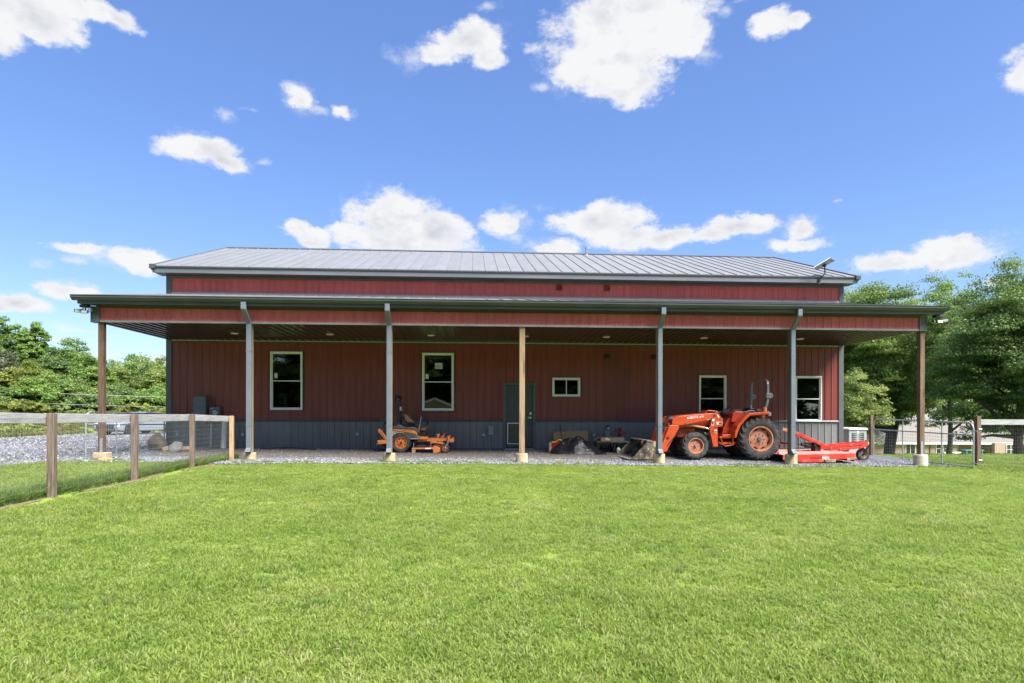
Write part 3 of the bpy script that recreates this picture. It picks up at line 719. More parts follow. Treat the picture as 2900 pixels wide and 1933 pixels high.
def rim(c, R, w, parent, mat, hubmat, near=-1, dish=.05, holes_=0, wavy=0, bolts=6):
    """near = -1: outside faces -Y"""
    o = lambda v: near * v
    mb = MB(); hw = w/2
    mb.lathe([(R*1.0, o(hw*.74)), (R*1.06, o(hw*.80)), (R*1.05, o(hw*.86)), (R*.97, o(hw*.86)), (R*.93, o(hw*.66)), (R*.90, o(hw*.2)), (R*.93, o(-hw*.7)), (R*1.0, o(-hw*.72))], c, 'y', 40, closed=True)
    rr = mb.build('rim', mat, parent, smooth=True)
    md = MB(); yo = o(hw*.66 - dish)
    n = 48; R0 = R*.91
    def rad(t): return R0*(.90 + .085*math.cos(wavy*t)) if wavy else R0*.985
    vs_ = [(c[0]+rad(2*math.pi*k/n)*math.cos(2*math.pi*k/n), c[1]+yo, c[2]+rad(2*math.pi*k/n)*math.sin(2*math.pi*k/n)) for k in range(n)]
    vs_ += [(c[0]+R*.55*math.cos(2*math.pi*k/n), c[1]+yo+o(.03), c[2]+R*.55*math.sin(2*math.pi*k/n)) for k in range(n)]
    vs_ += [(c[0]+R*.2*math.cos(2*math.pi*k/n), c[1]+yo+o(.022), c[2]+R*.2*math.sin(2*math.pi*k/n)) for k in range(n)]
    fs_ = [(k, (k+1) % n, n+(k+1) % n, n+k) for k in range(n)] + [(n+k, n+(k+1) % n, 2*n+(k+1) % n, 2*n+k) for k in range(n)] + [tuple(range(2*n, 3*n))]
    md.add(vs_, fs_); md.build('wheel_disc', mat, parent, smooth=True)
    if wavy: MB().lathe([(0, yo+o(-.035)), (R*.90, yo+o(-.035)), (R*.90, yo+o(-.045)), (0, yo+o(-.045))], c, 'y', 32).build('gap_shade_disc', dark_iron, parent)  # dark disc added behind the wavy edge, painting shade into the gaps
    mh = MB(); mh.lathe([(R*.20, yo+o(.0)), (R*.20, yo+o(.06)), (R*.16, yo+o(.085)), (0.0, yo+o(.09))], c, 'y', 20)
    for k in range(bolts):
        t = 2*math.pi*k/bolts; mh.lathe([(.016*R/.3, yo+o(.02)), (.016*R/.3, yo+o(.05)), (0, yo+o(.052))], (c[0]+R*.42*math.cos(t), c[1], c[2]+R*.42*math.sin(t)), 'y', 6)
    for k in range(holes_):
        t = 2*math.pi*(k+.5)/holes_; md2 = MB(); md2.lathe([(R*.105, yo+o(.032)), (R*.09, yo+o(.036)), (0, yo+o(.036))], (c[0]+R*.66*math.cos(t), c[1], c[2]+R*.66*math.sin(t)), 'y', 10)
        md2.build('rim_slot', black_m, parent)
    mh.build('hub', hubmat, parent, smooth=True)
    return rr

# ------------------------------------------------------------------ tractor with loader, facing left
def T(u, v, Y): return at(1860 + u/5.8825, 1060 + v/5.8825, Y)
def TP(pts, Y): return [(float(T(u, v, Y)[0]), float(T(u, v, Y)[2])) for u, v in pts]
trac = thing('tractor', 'orange farm tractor with front loader and grey roll bar parked under porch', 'tractor', (6.0, -2.2, 0.0))
YN, YF = -2.95, -1.45
rc = T(1745, 1068, YN); rc[2] = .625
t_ = tyre('rear_tyre', (rc[0], YN + .19, rc[2]), .625, .38, .345, trac, lugs=21, lug_h=.042); rim((rc[0], YN + .19, rc[2]), .345, .38, t_, k_rim, steel_grey, -1, dish=.085, wavy=8, bolts=8)
t_ = tyre('rear_tyre', (rc[0], YF - .19, rc[2]), .625, .38, .345, trac, lugs=21, lug_h=.042); rim((rc[0], YF - .19, rc[2]), .345, .38, t_, k_rim, steel_grey, 1, dish=.085, wavy=8, bolts=8)
fc = T(657, 1180, -2.86); fc[2] = .425
t_ = tyre('front_tyre', (fc[0], -2.74, fc[2]), .395, .26, .215, trac, lugs=17, lug_h=.03); rim((fc[0], -2.74, fc[2]), .215, .26, t_, k_rim, steel_grey, -1, dish=.07)
t_ = tyre('front_tyre', (fc[0], -1.66, fc[2]), .395, .26, .215, trac, lugs=17, lug_h=.03); rim((fc[0], -1.66, fc[2]), .215, .26, t_, k_rim, steel_grey, 1, dish=.07)
# chassis, engine, axles
x_f, x_r = T(330, 0, -2.2)[0], T(1900, 0, -2.2)[0]
mb = MB(); mb.box(x_f + .05, x_r - .25, -2.42, -1.98, .42, .72); mb.box(rc[0] - .3, rc[0] + .25, -2.45, -1.95, .40, .98); mb.tube([(rc[0], YN + .2, rc[2]), (rc[0], YF - .2, rc[2])], .11, 14); mb.tube([(fc[0], -2.74, fc[2]), (fc[0], -1.66, fc[2])], .065, 12)
mb.box(fc[0] - .12, fc[0] + .12, -2.3, -2.1, .38, .62); mb.build('chassis', dark_iron, trac, bevel=.02)
mb = MB(); mb.box(T(380, 0, -2.4)[0], T(900, 0, -2.4)[0], -2.43, -1.97, .60, 1.0); mb.build('engine', dark_iron, trac, bevel=.03)
mb = MB(); a, b_ = T(790, 985, -2.47), T(895, 985, -2.47); mb.tube([(a[0], -2.47, a[2]), (b_[0], -2.47, b_[2])], .05, 12); mb.build('muffler', galv, trac, smooth=True)
# hood
HY0, HY1 = -2.52, -1.88
hood_side = [(275,705),(300,690),(520,668),(810,640),(985,640),(985,850),(640,862),(640,872),(372,905),(345,890),(262,800)]
mb = MB(); mb.prism(TP(hood_side, HY0), HY0, HY1); hood = mb.build('hood', k_red, trac, bevel=.035, seg=3)
mb = MB(); mb.prism(TP([(372,910),(636,880),(636,995),(500,1015),(430,1046),(346,1046),(338,975)], HY0), HY0 + .01, HY1 - .01); mb.build('side_panel', k_red, trac, bevel=.02)
mb = MB(); mb.prism(TP([(340,935),(412,932),(400,985),(330,990)], HY0), HY0 - .012, HY0 + .02); mb.build('headlight', black_m, hood, bevel=.006)
for dv in (945, 962, 978):
    a, b_ = T(340, dv, HY0 - .014), T(405, dv - 3, HY0 - .014); MB().bar(a, b_, .008, .008).build('headlight_bar', galv, hood)
mb = MB(); mb.prism(TP([(640,862),(880,853),(880,900),(640,900)], HY0), HY0 + .03, HY1 - .03); mb.build('engine_screen', black_m, trac)
mb = MB(); mb.prism(TP([(815,748),(915,735),(905,752),(840,762)], HY0), HY0 - .006, HY0 + .01); mb.build('decal', decal_white, hood)
# cowl with hand rail at the top of the hood
mb = MB(); mb.prism(TP([(790,640),(835,598),(850,592),(1005,607),(1040,650),(1020,660),(985,625),(845,607),(815,640)], -2.4), -2.44, -1.96); mb.build('cowl', k_red, trac, bevel=.012)
mb = MB(); mb.prism(TP([(1000,612),(1085,730),(1090,830),(1010,830),(985,650)], -2.4), -2.45, -1.95); mb.build('dashboard', black_m, trac, bevel=.02)
# loader: two arms, posts, cylinders
arm_up = [(252,800),(268,745),(330,706),(400,690),(520,678),(962,645),(990,662),(985,692),(915,735),(700,788),(490,836),(365,846),(262,842)]
arm_dn = [(212,842),(366,847),(370,905),(330,965),(187,1240),(180,1272),(105,1304),(86,1285),(90,1165),(150,1010)]
post_p = [(885,882),(955,665),(1000,605),(1042,658),(1088,730),(1112,738),(1106,868),(1020,874),(1026,1203),(946,1206),(922,1090),(890,950)]
la = None
for k, (y0, y1) in enumerate(((-2.80, -2.72), (-1.68, -1.60))):
    mb = MB(); mb.prism(TP(arm_up, -2.80), y0, y1); o1 = mb.build('loader_arm', k_orange, trac, bevel=.010)
    mb = MB(); mb.prism(TP(arm_dn, -2.80), y0 + .004, y1 - .004); o2 = mb.build('loader_arm_lower', k_orange, trac, bevel=.010)
    if k == 0: la = o1; la2 = o2
    mb = MB(); mb.prism(TP(post_p, -2.74), y0 + .082 if k == 0 else y0 - .1, y1 + .10 if k == 0 else y0 - .002); po = mb.build('loader_post', k_orange, trac, bevel=.010)
    if k == 0: lp = po
    yc = (y0 + y1)/2
    a, b_, c_ = T(505, 834, -2.80), T(830, 890, -2.80), T(885, 903, -2.80)
    yy = -2.69 if k == 0 else -1.71
    mb = MB(); mb.tube([(a[0], yy, a[2]), (b_[0], yy, b_[2])], .036, 14); cy = mb.build('lift_cylinder', k_rim, trac, smooth=True)
    MB().tube([(b_[0], yy, b_[2]), (c_[0], yy, c_[2])], .018, 10).build('cylinder_rod', chrome, cy, smooth=True)
    a, b_ = T(185, 880, -2.8), T(96, 1150, -2.8); mb = MB(); mb.bar((a[0], yc + (.09 if k == 0 else -.09), a[2]), (b_[0], yc + (.09 if k == 0 else -.09), b_[2]), .06, .09); mb.build('tilt_cylinder', k_red, trac, bevel=.01)
    for (u, v, r_) in ((963, 683, .028), (482, 832, .03), (183, 872, .03), (978, 885, .03)):
        a = T(u, v, -2.8); mb = MB(); mb.lathe([(r_, -.02), (r_, .0), (0, 0)] if False else [(0, -.022), (r_, -.022), (r_, .0)], (a[0], y0, a[2]), 'y', 14); mb.build('pivot_pin', dark_iron, o1)
a = T(182, 1060, -2.80); mb = MB(); mb.lathe([(0, -.004), (.045, -.004), (.045, .02)], (a[0], -2.796, a[2]), 'y', 20); mb.build('arm_hole', black_m, la2)
# groove line in lower arm
a, b_ = T(332, 985, -2.8), T(168, 1195, -2.8); MB().bar((a[0], -2.797, a[2]), (b_[0], -2.797, b_[2]), .008, .022).build('arm_seam', black_m, la2)
mb = MB()
for k in range(4):
    o_ = k * 10
    pts = [T(272, 708 + o_, -2.84), T(195 + o_*.3, 712 + o_, -2.84), T(178 + o_*.6, 735 + o_*.6, -2.84), T(92 + o_*.7, 905 + o_*.4, -2.84)]
    mb.tube([(p[0], -2.85, p[2]) for p in pts], .009, 6)
tag(mb.build('hydraulic_lines', black_m, trac, smooth=True), kind='stuff')
mb = MB(); a = T(215, 770, -2.8); mb.box(T(100, 0, -2.2)[0], T(135, 0, -2.2)[0], -2.7, -1.7, 1.0, 1.07); mb.build('torque_tube', k_orange, trac)
p0, p1 = T(505, 742, -2.80), T(690, 722, -2.80); xd = Vector(p1 - p0)
text_mesh('lettering', 'KUBOTA', .092, (p0[0], -2.803, p0[2]), (xd[0], 0, xd[2]), (-xd[2], 0, xd[0]), decal_white, la, width=xd.length)
p0, p1 = T(702, 718, -2.80), T(790, 706, -2.80); xd = Vector(p1 - p0)
text_mesh('lettering', 'LB702', .058, (p0[0], -2.803, p0[2]), (xd[0], 0, xd[2]), (-xd[2], 0, xd[0]), decal_white, la, width=xd.length)
for poly in ([(1002,672),(1020,665),(1050,712),(1036,722)], [(1000,790),(1096,787),(1094,830),(1002,832)], [(924,735),(965,735),(963,768),(922,768)], [(922,772),(960,772),(955,845),(918,845)], [(966,922),(1004,922),(1004,975),(966,975)]):
    mb = MB(); mb.prism(TP(poly, -2.74), -2.722, -2.716); mb.build('decal', decal_white, lp)
for poly in ([(1034,795),(1092,793),(1090,825),(1036,827)], [(926,780),(955,780),(951,835),(924,835)], [(970,938),(1000,938),(1000,970),(970,970)]):
    mb = MB(); mb.prism(TP(poly, -2.74), -2.7245, -2.7222); mb.build('decal_print', decal_dark, lp)
# operator station
mb = MB(); mb.prism(TP([(1085,972),(1100,900),(1135,815),(1180,755),(1225,700),(1240,740),(1250,800),(1275,880),(1285,1000),(1230,1003),(1090,985)], -2.42), -2.44, -1.96); mb.build('console', k_red, trac, bevel=.03)
mb = MB(); mb.prism(TP([(1238,770),(1262,650),(1312,610),(1432,618),(1460,660),(1440,700),(1330,760),(1290,790),(1245,800)], -2.55), -2.58, -1.82); mb.build('seat_deck', k_red, trac, bevel=.02)
mb = MB(); mb.prism(TP([(1418,640),(1425,610),(1480,606),(1560,600),(1560,650),(1460,665)], -2.4), -2.42, -1.98); mb.prism(TP([(1530,620),(1545,556),(1632,548),(1628,625)], -2.4), -2.42, -1.98); mb.build('seat', black_m, trac, bevel=.03)
mb = MB(); mb.prism(TP([(1085,1002),(1285,998),(1290,1030),(1285,1062),(1040,1060),(1042,1038),(1082,1035)], -2.7), -2.72, -1.68); mb.build('floorboard', k_red, trac, bevel=.01)
mb = MB(); mb.bar(T(1085, 1030, -2.725), T(1283, 1030, -2.725), .01, .03); mb.build('floor_edge', k_orange, trac)
mb = MB(); pts = [(1066,1068),(1110,1172),(1140,1195),(1240,1180),(1285,1160),(1262,1066)]; mb.tube([(T(u, v, -2.75)[0], -2.75, T(u, v, -2.75)[2]) for u, v in pts], .014, 8); mb.bar(T(1100, 1145, -2.75), T(1370, 1138, -2.62), .04, .06); mb.bar(T(1030, 1130, -2.7), T(1110, 1165, -2.75), .03, .04); mb.build('step', k_orange, trac)
for pts in ([(1258,655),(1268,612),(1300,594),(1395,592),(1412,606)],): mb = MB(); mb.tube([(T(u, v, -1.85)[0], -1.85, T(u, v, -1.85)[2]) for u, v in pts], .015, 8); mb.build('handrail', steel_grey, trac, smooth=True)
mb = MB(); mb.tube([(T(u, v, -2.75)[0], -2.72, T(u, v, -2.75)[2]) for u, v in [(1478,662),(1495,628),(1540,606),(1625,602),(1640,618)]], .015, 8); mb.build('handrail', steel_grey, trac, smooth=True)
# steering wheel
mb = MB(); c = T(1125, 618, -2.2); pts = []
ax = Vector((-.62, 0, .78)); e1 = Vector((0, 1, 0)); e2 = ax.cross(e1)
for k in range(25): t = 2*math.pi*k/24; pts.append(Vector((c[0], -2.2, c[2])) + e1*.2*math.cos(t) + e2*.2*math.sin(t))
mb.tube(pts, .014, 8, caps=False)
for t in (0.5, 2.6, 4.7): mb.tube([Vector((c[0], -2.2, c[2])), Vector((c[0], -2.2, c[2])) + e1*.2*math.cos(t) + e2*.2*math.sin(t)], .010, 6)
mb.tube([Vector((c[0], -2.2, c[2])), Vector((c[0], -2.2, c[2])) - ax*.3], .03, 8); mb.build('steering_wheel', black_m, trac, smooth=True)
mb = MB(); a, b_ = T(1255, 640, -2.3), T(1245, 730, -2.3); mb.tube([(a[0], -2.5, a[2]), (b_[0], -2.5, b_[2])], [.03, .022], 8); mb.build('lever', black_m, trac, smooth=True)
# fenders
fen = [(1288,1052),(1297,960),(1340,850),(1440,725),(1528,642),(1868,618),(1872,662),(1548,684),(1470,760),(1385,860),(1335,985),(1318,1055)]
for (y0, y1) in ((-2.96, -2.56), (-1.84, -1.44)):
    mb = MB(); mb.prism(TP(fen, -2.92), y0, y1); fo = mb.build('fender', k_orange, trac, bevel=.010)
    if y0 < -2.5:
        mb = MB(); mb.prism(TP([(1340,985),(1400,870),(1480,770),(1552,690),(1800,676),(1800,720),(1560,760),(1420,930),(1400,1050),(1330,1052)], -2.6), -2.60, -2.57); mb.build('fender_inner', k_red, trac)
        mb = MB(); mb.prism(TP([(1866,628),(1916,634),(1912,694),(1858,680)], -2.92), -2.90, -2.72); mb.build('tail_light', steel_grey, trac, bevel=.008)
mb = MB(); a = T(1815, 578, -2.8); mb.lathe([(.055, -.06), (.055, .03), (.035, .05), (0, .055)], (a[0], -2.75, a[2]), 'z', 14); mb.build('turn_light', M('amber_lens', (.62, .16, .05), None, rough=.3), trac, smooth=True)
mb = MB(); mb.prism(TP([(1640,580),(1655,572),(1785,574),(1790,604),(1650,606)], -2.5), -2.6, -1.8); mb.build('rollbar_base', M('dull_maroon_paint', (.16, .05, .06), None, rough=.5), trac)
# roll bar: a hoop across the tractor
xr = T(1845, 580, -2.70)[0]
def rz(v): return T(1850, v, -2.7)[2]
path = [(xr - .06, -2.66, rz(570)), (xr - .02, -2.70, rz(500)), (xr, -2.72, rz(420)), (xr, -2.72, rz(300)), (xr, -2.72, rz(170)), (xr, -2.68, rz(110)), (xr, -2.58, rz(86)), (xr, -2.2, rz(84)),
        (xr, -1.80, rz(86)), (xr, -1.70, rz(110)), (xr, -1.66, rz(170)), (xr, -1.66, rz(300)), (xr, -1.66, rz(420)), (xr - .02, -1.68, rz(500)), (xr - .06, -1.72, rz(570))]
mb = MB()
for a, b_ in zip(path[:-1], path[1:]): mb.bar(a, b_, .045, .062, up=(1, 0, 0))
rb = mb.build('roll_bar', steel_grey, trac, bevel=.006)
for yy in (-2.72, -1.66):
    mb = MB(); z = rz(352); mb.lathe([(0, -.055), (.075, -.055), (.075, .055), (0, .055)], (xr + .05, yy, z), 'y', 20); mb.box(xr - .06, xr + .05, yy - .05, yy + .05, z - .07, z + .07); mb.build('roll_bar_hinge', steel_grey, rb, bevel=.004)
    mb = MB()
    for dx in (-.02, .03, .08): mb.lathe([(0, -.062), (.012, -.062), (.012, -.05)], (xr + dx, yy, z), 'y', 8)
    mb.build('hinge_bolts', black_m, rb)
# bucket
def B(u, v, Y): return at(1540 + u/6.92, 1180 + v/6.92, Y)
mud = M('muddy_bucket_steel', (.030, .029, .028), (.16, .125, .075), scale=5, rough=.8, c3=(.36, .28, .165), s3=7, lo3=.50, hi3=.66, bump=.4, bscale=20)
by0, by1 = -3.18, -1.32
sp = [(float(B(u, v, by0)[0]), float(B(u, v, by0)[2])) for u, v in [(1712,806),(2042,452),(2200,470),(2268,600),(2255,806)]]
gz0 = sp[0][1]; bo = -gz0 + hgt(sp[0][0], -2.3) + .03
sp = [(a, b_ + bo) for a, b_ in sp]
mb = MB()
for (a, b_) in ((by0, by0 + .03), (by1 - .03, by1)): mb.prism(sp, a, b_)
buck = mb.build('bucket_side', mud, trac)
back = [sp[1], sp[2], sp[3], sp[4], sp[0]]; t2 = .025
for i in range(4):
    (xa, za), (xb, zb) = back[i], back[i+1]
    n_ = Vector((zb - za, 0, -(xb - xa))).normalized() * t2
    mb = MB(); mb.prism([(xa, za), (xb, zb), (xb - n_[0], zb - n_[2]), (xa - n_[0], za - n_[2])], by0 + .031, by1 - .031); mb.build('bucket_sheet', mud, trac)
mb = MB(); mb.bar((sp[0][0] - .03, by0, sp[0][1] + .012), (sp[0][0] - .03, by1, sp[0][1] + .012), .16, .022, up=(0, 0, 1)); mb.build('cutting_edge', M('worn_steel_edge', (.20, .17, .13), (.36, .34, .32), scale=6, rough=.5, metal=.4), trac)
mb = MB(); mb.bar((sp[1][0] + .03, by0, sp[1][1] + .015), (sp[1][0] + .03, by1, sp[1][1] + .015), .12, .03); mb.build('bucket_lip', M('dusty_lip_steel', (.24, .19, .13), (.15, .13, .11), scale=5, rough=.7), trac)
mb = MB(); hk = [Vector((sp[1][0] - .02, by0 + .35, sp[1][1] + .0)) + Vector((-.06*math.sin(t), 0, -.055 + .055*math.cos(t))) for t in np.linspace(0, 4.2, 9)]; mb.tube(hk, .011, 6); mb.build('hook', galv, trac, smooth=True)
mb = MB()
for yy in (-2.76, -1.64): mb.bar((sp[2][0] - .02, yy, sp[2][1] - .1), (T(95, 1200, -2.8)[0], yy, .42), .06, .16)
mb.build('bucket_bracket', k_red, trac)

# ------------------------------------------------------------------ rotary cutter behind the tractor
def C(u, v, Y): return at(2200 + u/7.843, 1140 + v/7.843, Y)
def CP(pts, Y): return [(float(C(u, v, Y)[0]), float(C(u, v, Y)[2])) for u, v in pts]
cut = thing('rotary_cutter', 'low red rotary cutter hitched behind the tractor with rear gauge wheel', 'mower', (9.2, -2.5, 0))
cy0, cy1 = -3.42, -1.55
zo = hgt(8.6, cy0) + .07 - float(C(500, 1290, cy0)[2])
CP_ = lambda pts, Y: [(a, b_ + zo) for a, b_ in CP(pts, Y)]
skirt = [(140,1120),(430,1118),(1310,1094),(1752,1094),(1756,1180),(1690,1232),(1560,1248),(1560,1215),(1310,1225),(1290,1286),(495,1292),(455,1240),(140,1240)]
for k, (a, b_) in enumerate(((cy0, cy0 + .03), (cy1 - .03, cy1))):
    mb = MB(); mb.prism(CP_(skirt, cy0), a, b_); sk = mb.build('side_skirt', w_red, cut, bevel=.008)
    if k == 0: sk0 = sk
dk = CP_([(120,1118),(1752,1092)], cy0); zt = (dk[0][1] + dk[1][1]) / 2 - .012
mb = MB(); mb.box(dk[0][0], dk[1][0], cy0 + .031, cy1 - .031, zt - .02, zt); mb.build('deck', w_deck, cut, bevel=.006)
for yy in (cy0 + .28, cy0 + .62, cy1 - .62, cy1 - .28):
    mb = MB(); mb.prismx([(yy - .06, zt), (yy - .035, zt + .055), (yy + .035, zt + .055), (yy + .06, zt)], dk[0][0] + .02, dk[1][0] - .02); mb.build('deck_rib', w_red if yy < -2.5 else w_deck, cut, bevel=.008)
mb = MB(); mb.box(dk[1][0] - .02, dk[1][0] + .02, cy0 + .03, cy1 - .03, zt - .20, zt + .03); mb.build('rear_skirt', w_red, cut)
mb = MB(); mb.prism(CP_([(1060,1225),(1310,1218),(1290,1288),(1070,1292)], cy0), cy0 - .035, cy0 - .003); mb.build('skid_shoe', M('rusty_skid_steel', (.10, .085, .065), (.28, .24, .17), scale=6, rough=.8), cut, bevel=.006)
mb = MB(); mb.prism(CP_([(1560,1200),(1700,1185),(1750,1160),(1745,1195),(1690,1235),(1560,1252)], cy0), cy0 - .012, cy0 - .003); mb.build('worn_patch', M('worn_steel_patch', (.16, .14, .12), (.34, .30, .24), scale=6, rough=.7), cut)
p0, p1 = C(728, 1222, cy0), C(1000, 1218, cy0); xd = Vector(p1 - p0)
text_mesh('lettering', 'WOODS', .100, (p0[0], cy0 - .003, p0[2] + zo), (1, 0, .01), (0, 0, 1), decal_dark, sk0, width=xd.length)
p0 = C(1006, 1222, cy0); text_mesh('lettering', 'BB72', .100, (p0[0], cy0 - .003, p0[2] + zo), (1, 0, .01), (0, 0, 1), decal_white, sk0, width=.205)
YM = -2.45
def CM(u, v, y=YM):
    p = C(u, v, YM); return Vector((p[0], y, p[2]))
for yy in (YM - .22, YM + .22):
    mb = MB(); mb.bar(CM(398, 665, YM + (yy-YM)*.3), CM(1100, 1000, yy), .025, .085); mb.bar(CM(1090, 995, yy), CM(1330, 1018, yy), .025, .10); mb.build('a_frame_bar', w_red, cut, bevel=.005)
    mb = MB(); mb.bar(CM(1180, 965, yy), CM(1640, 915, yy), .03, .085); mb.bar(CM(1640, 915, yy), CM(1985, 880, YM + (yy-YM)*.35), .03, .075); mb.build('tail_bar', w_red, cut, bevel=.005)
    mb = MB(); mb.bar(CM(1290, 1028, yy), CM(1720, 985, yy), .03, .075); mb.bar(CM(1720, 990, yy), CM(1990, 930, YM + (yy-YM)*.35), .03, .075); mb.build('tail_link', w_red, cut, bevel=.005)
mb = MB(); mb.bar(CM(395, 640), CM(420, 760), .12, .05); mb.bar(CM(160, 830, YM - .4), CM(220, 960, YM - .4), .06, .12); mb.bar(CM(160, 830, YM + .4), CM(220, 960, YM + .4), .06, .12); mb.bar(CM(190, 900, YM - .45), CM(190, 900, YM + .45), .06, .06); mb.build('hitch', w_red, cut, bevel=.006)
mb = MB(); mb.bar(CM(118, 585), CM(228, 610), .05, .09); mb.build('top_link', k_rim, cut, bevel=.008)
mb = MB(); mb.bar(CM(230, 612), CM(398, 664), .03, .045); mb.build('top_link_bar', w_red, cut)
mb = MB(); mb.tube([CM(520, 735, YM - .05), CM(735, 820, YM - .05)], .058, 16); mb.build('driveline_guard', steel_grey, cut, smooth=True)
mb = MB(); mb.tube([CM(380, 905), CM(560, 930)], .016, 8); mb.tube([CM(540, 920), CM(640, 940)], .05, 10); mb.tube([CM(630, 940), CM(740, 945)], [.075, .085], 12); mb.build('driveline', dark_iron, cut, smooth=True)
mb = MB(); a, b_ = CM(770, 880), CM(945, 960); mb.box(a[0], b_[0], YM - .14, YM + .14, b_[2], a[2]); a, b_ = CM(800, 955), CM(930, 1040); mb.box(a[0], b_[0], YM - .12, YM + .12, zt - .01, a[2]); mb.build('gearbox', dark_iron, cut, bevel=.02)
for (u, v) in ((1090, 990), (1308, 1020), (1395, 1028), (1535, 940), (1770, 980)):
    p = CM(u, v, YM - .24); MB().lathe([(0, -.02), (.016, -.02), (.016, .012)], p, 'y', 8).build('bolt', chrome, cut)
wc = C(1905, 1118, YM); wr = .185; wcz = hgt(wc[0], YM) + wr + .01
t_ = tyre('gauge_tyre', (wc[0], YM, wcz), wr, .13, .10, cut, lugs=0); rim((wc[0], YM, wcz), .10, .13, t_, M('rusty_cream_rim', (.42, .33, .22), (.25, .16, .09), scale=8, rough=.8), dark_iron, -1, dish=.03, bolts=5)
mb = MB()
for yy in (YM - .095, YM + .095): mb.bar((wc[0], yy, wcz), (wc[0] + .10, yy, wcz + .26), .02, .07)
mb.box(wc[0] + .06, wc[0] + .15, YM - .11, YM + .11, wcz + .24, wcz + .28); mb.tube([(wc[0] + .10, YM, wcz + .27), (wc[0] + .10, YM, wcz + .42)], .03, 10); mb.build('wheel_fork', black_m, cut, bevel=.006)

# ------------------------------------------------------------------ zero turn mower, facing right
def Q(u, v, Y): return at(1040 + u/7.468, 1100 + v/7.468, Y)
def QP(pts, Y): return [(float(Q(u, v, Y)[0]), float(Q(u, v, Y)[2])) for u, v in pts]
mow = thing('riding_mower', 'orange zero turn riding mower with black roll bar beside a porch post', 'mower', (-3.1, -1.1, .1))
gm = hgt(-3.4, -1.5) + .025; my = -1.62
wc = Q(712, 1200, my); R_w = .292
for yy, nr in ((my + .13, -1), (my + 1.05, 1)):
    t_ = tyre('rear_tyre', (wc[0], yy, gm + R_w), R_w, .26, .165, mow, lugs=34, lug_h=.012, turf=True); rim((wc[0], yy, gm + R_w), .165, .26, t_, s_orange, black_m, nr, dish=.035, holes_=8, bolts=5)
cc = Q(1646, 1308, my)
for yy in (my + .10, my + 1.02):
    t_ = tyre('caster_tyre', (cc[0], yy, gm + .136), .136, .13, .070, mow); rim((cc[0], yy, gm + .136), .070, .13, t_, s_orange, chrome, -1, dish=.02, bolts=0)
    mb = MB()
    for s_ in (-.085, .085): mb.bar((cc[0], yy + s_, gm + .136), (cc[0] + .10, yy + s_, gm + .33), .018, .05)
    mb.box(cc[0] + .05, cc[0] + .15, yy - .10, yy + .10, gm + .32, gm + .35); mb.build('caster_fork', steel_grey, mow, bevel=.006)
    mb = MB(); mb.tube([(cc[0] + .10, yy, gm + .35), (cc[0] + .10, yy, gm + .50)], .038, 12); mb.build('caster_post', s_orange, mow, smooth=True)
ZM = lambda pts, y0, y1, name, mat, bev=.008, par=None: MB().prism(QP(pts, my), y0, y1).build(name, mat, par or mow, bevel=bev)
ZM([(545,855),(975,870),(1056,935),(1056,988),(960,945),(700,905),(545,882)], my + .02, my + .30, 'side_panel', s_orange)
ZM([(545,855),(975,870),(1056,935),(1056,988),(960,945),(700,905),(545,882)], my + .88, my + 1.16, 'side_panel', s_orange)
ZM([(540,885),(700,908),(960,948),(1070,1005),(1118,1035),(1100,1062),(1060,1072),(905,1072),(880,1030),(800,965),(720,940),(640,945),(560,985),(530,1015),(470,1010),(440,930)], my + .04, my + .28, 'wheel_fender', dusty_tan)
ZM([(760,925),(960,955),(1060,1005),(1105,1035),(905,1050),(870,1000)], my + .032, my + .05, 'fender_inset', char_plastic)
ZM([(420,850),(545,850),(975,868),(1062,932),(1100,1010),(1060,1010),(960,940),(540,1020),(420,1000)], my + .30, my + .88, 'frame', char_plastic)
ZM([(540,800),(700,775),(790,812),(960,810),(1010,815),(1110,915),(1095,955),(1000,880),(960,862),(540,848)], my + .03, my + 1.14, 'body_cover', char_plastic, .02)
ZM([(560,792),(680,768),(760,800),(690,812),(560,812)], my + .20, my + .60, 'dusty_cover', dusty_tan, .01)
p0 = Q(742, 902, my); text_mesh('lettering', 'TIGER CAT II', .050, (p0[0], my + .017, p0[2]), (1, 0, .02), (0, 0, 1), decal_dark, mow, width=.30)
p0 = Q(915, 1022, my); text_mesh('lettering', 'SCAG', .045, (p0[0], my + .029, p0[2]), (1, 0, 0), (0, 0, 1), M('red_decal', (.30, .02, .03), None, rough=.5), mow)
# engine and rear guard
mb = MB(); a, b_ = Q(310, 760, my), Q(480, 1000, my); mb.box(a[0], b_[0], my + .30, my + .88, b_[2], a[2]); mb.blob(((a[0]+b_[0])/2, my + .6, a[2]), (.16, .25, .10), 3, 2, .1); mb.build('engine', dark_iron, mow, bevel=.03)
ZM([(385,735),(415,725),(420,800),(385,790)], my + .40, my + .75, 'engine_cap', s_orange)
ZM([(218,850),(250,850),(300,895),(415,1050),(415,1085),(370,1085),(250,940),(218,925)], my + .08, my + .12, 'rear_guard', s_orange)
ZM([(218,850),(250,850),(300,895),(415,1050),(415,1085),(370,1085),(250,940),(218,925)], my + 1.04, my + 1.08, 'rear_guard', s_orange)
for k in range(4):
    a = Q(285 + k*27, 938 + k*34, my); mb = MB(); mb.bar((a[0] - .02, my + .076, a[2] + .008), (a[0] + .025, my + .076, a[2] - .002), .006, .016); mb.build('guard_slot', black_m, mow)
ZM([(215,1092),(420,1088),(420,1165),(215,1172)], my + .02, my + 1.14, 'rear_bumper', s_orange)
ZM([(165,1172),(215,1170),(300,1180),(300,1192),(165,1186)], my + .2, my + .9, 'hitch_plate', galv, .004)
ZM([(280,1185),(420,1180),(420,1250),(330,1245)], my + .25, my + .9, 'muffler', dark_iron)
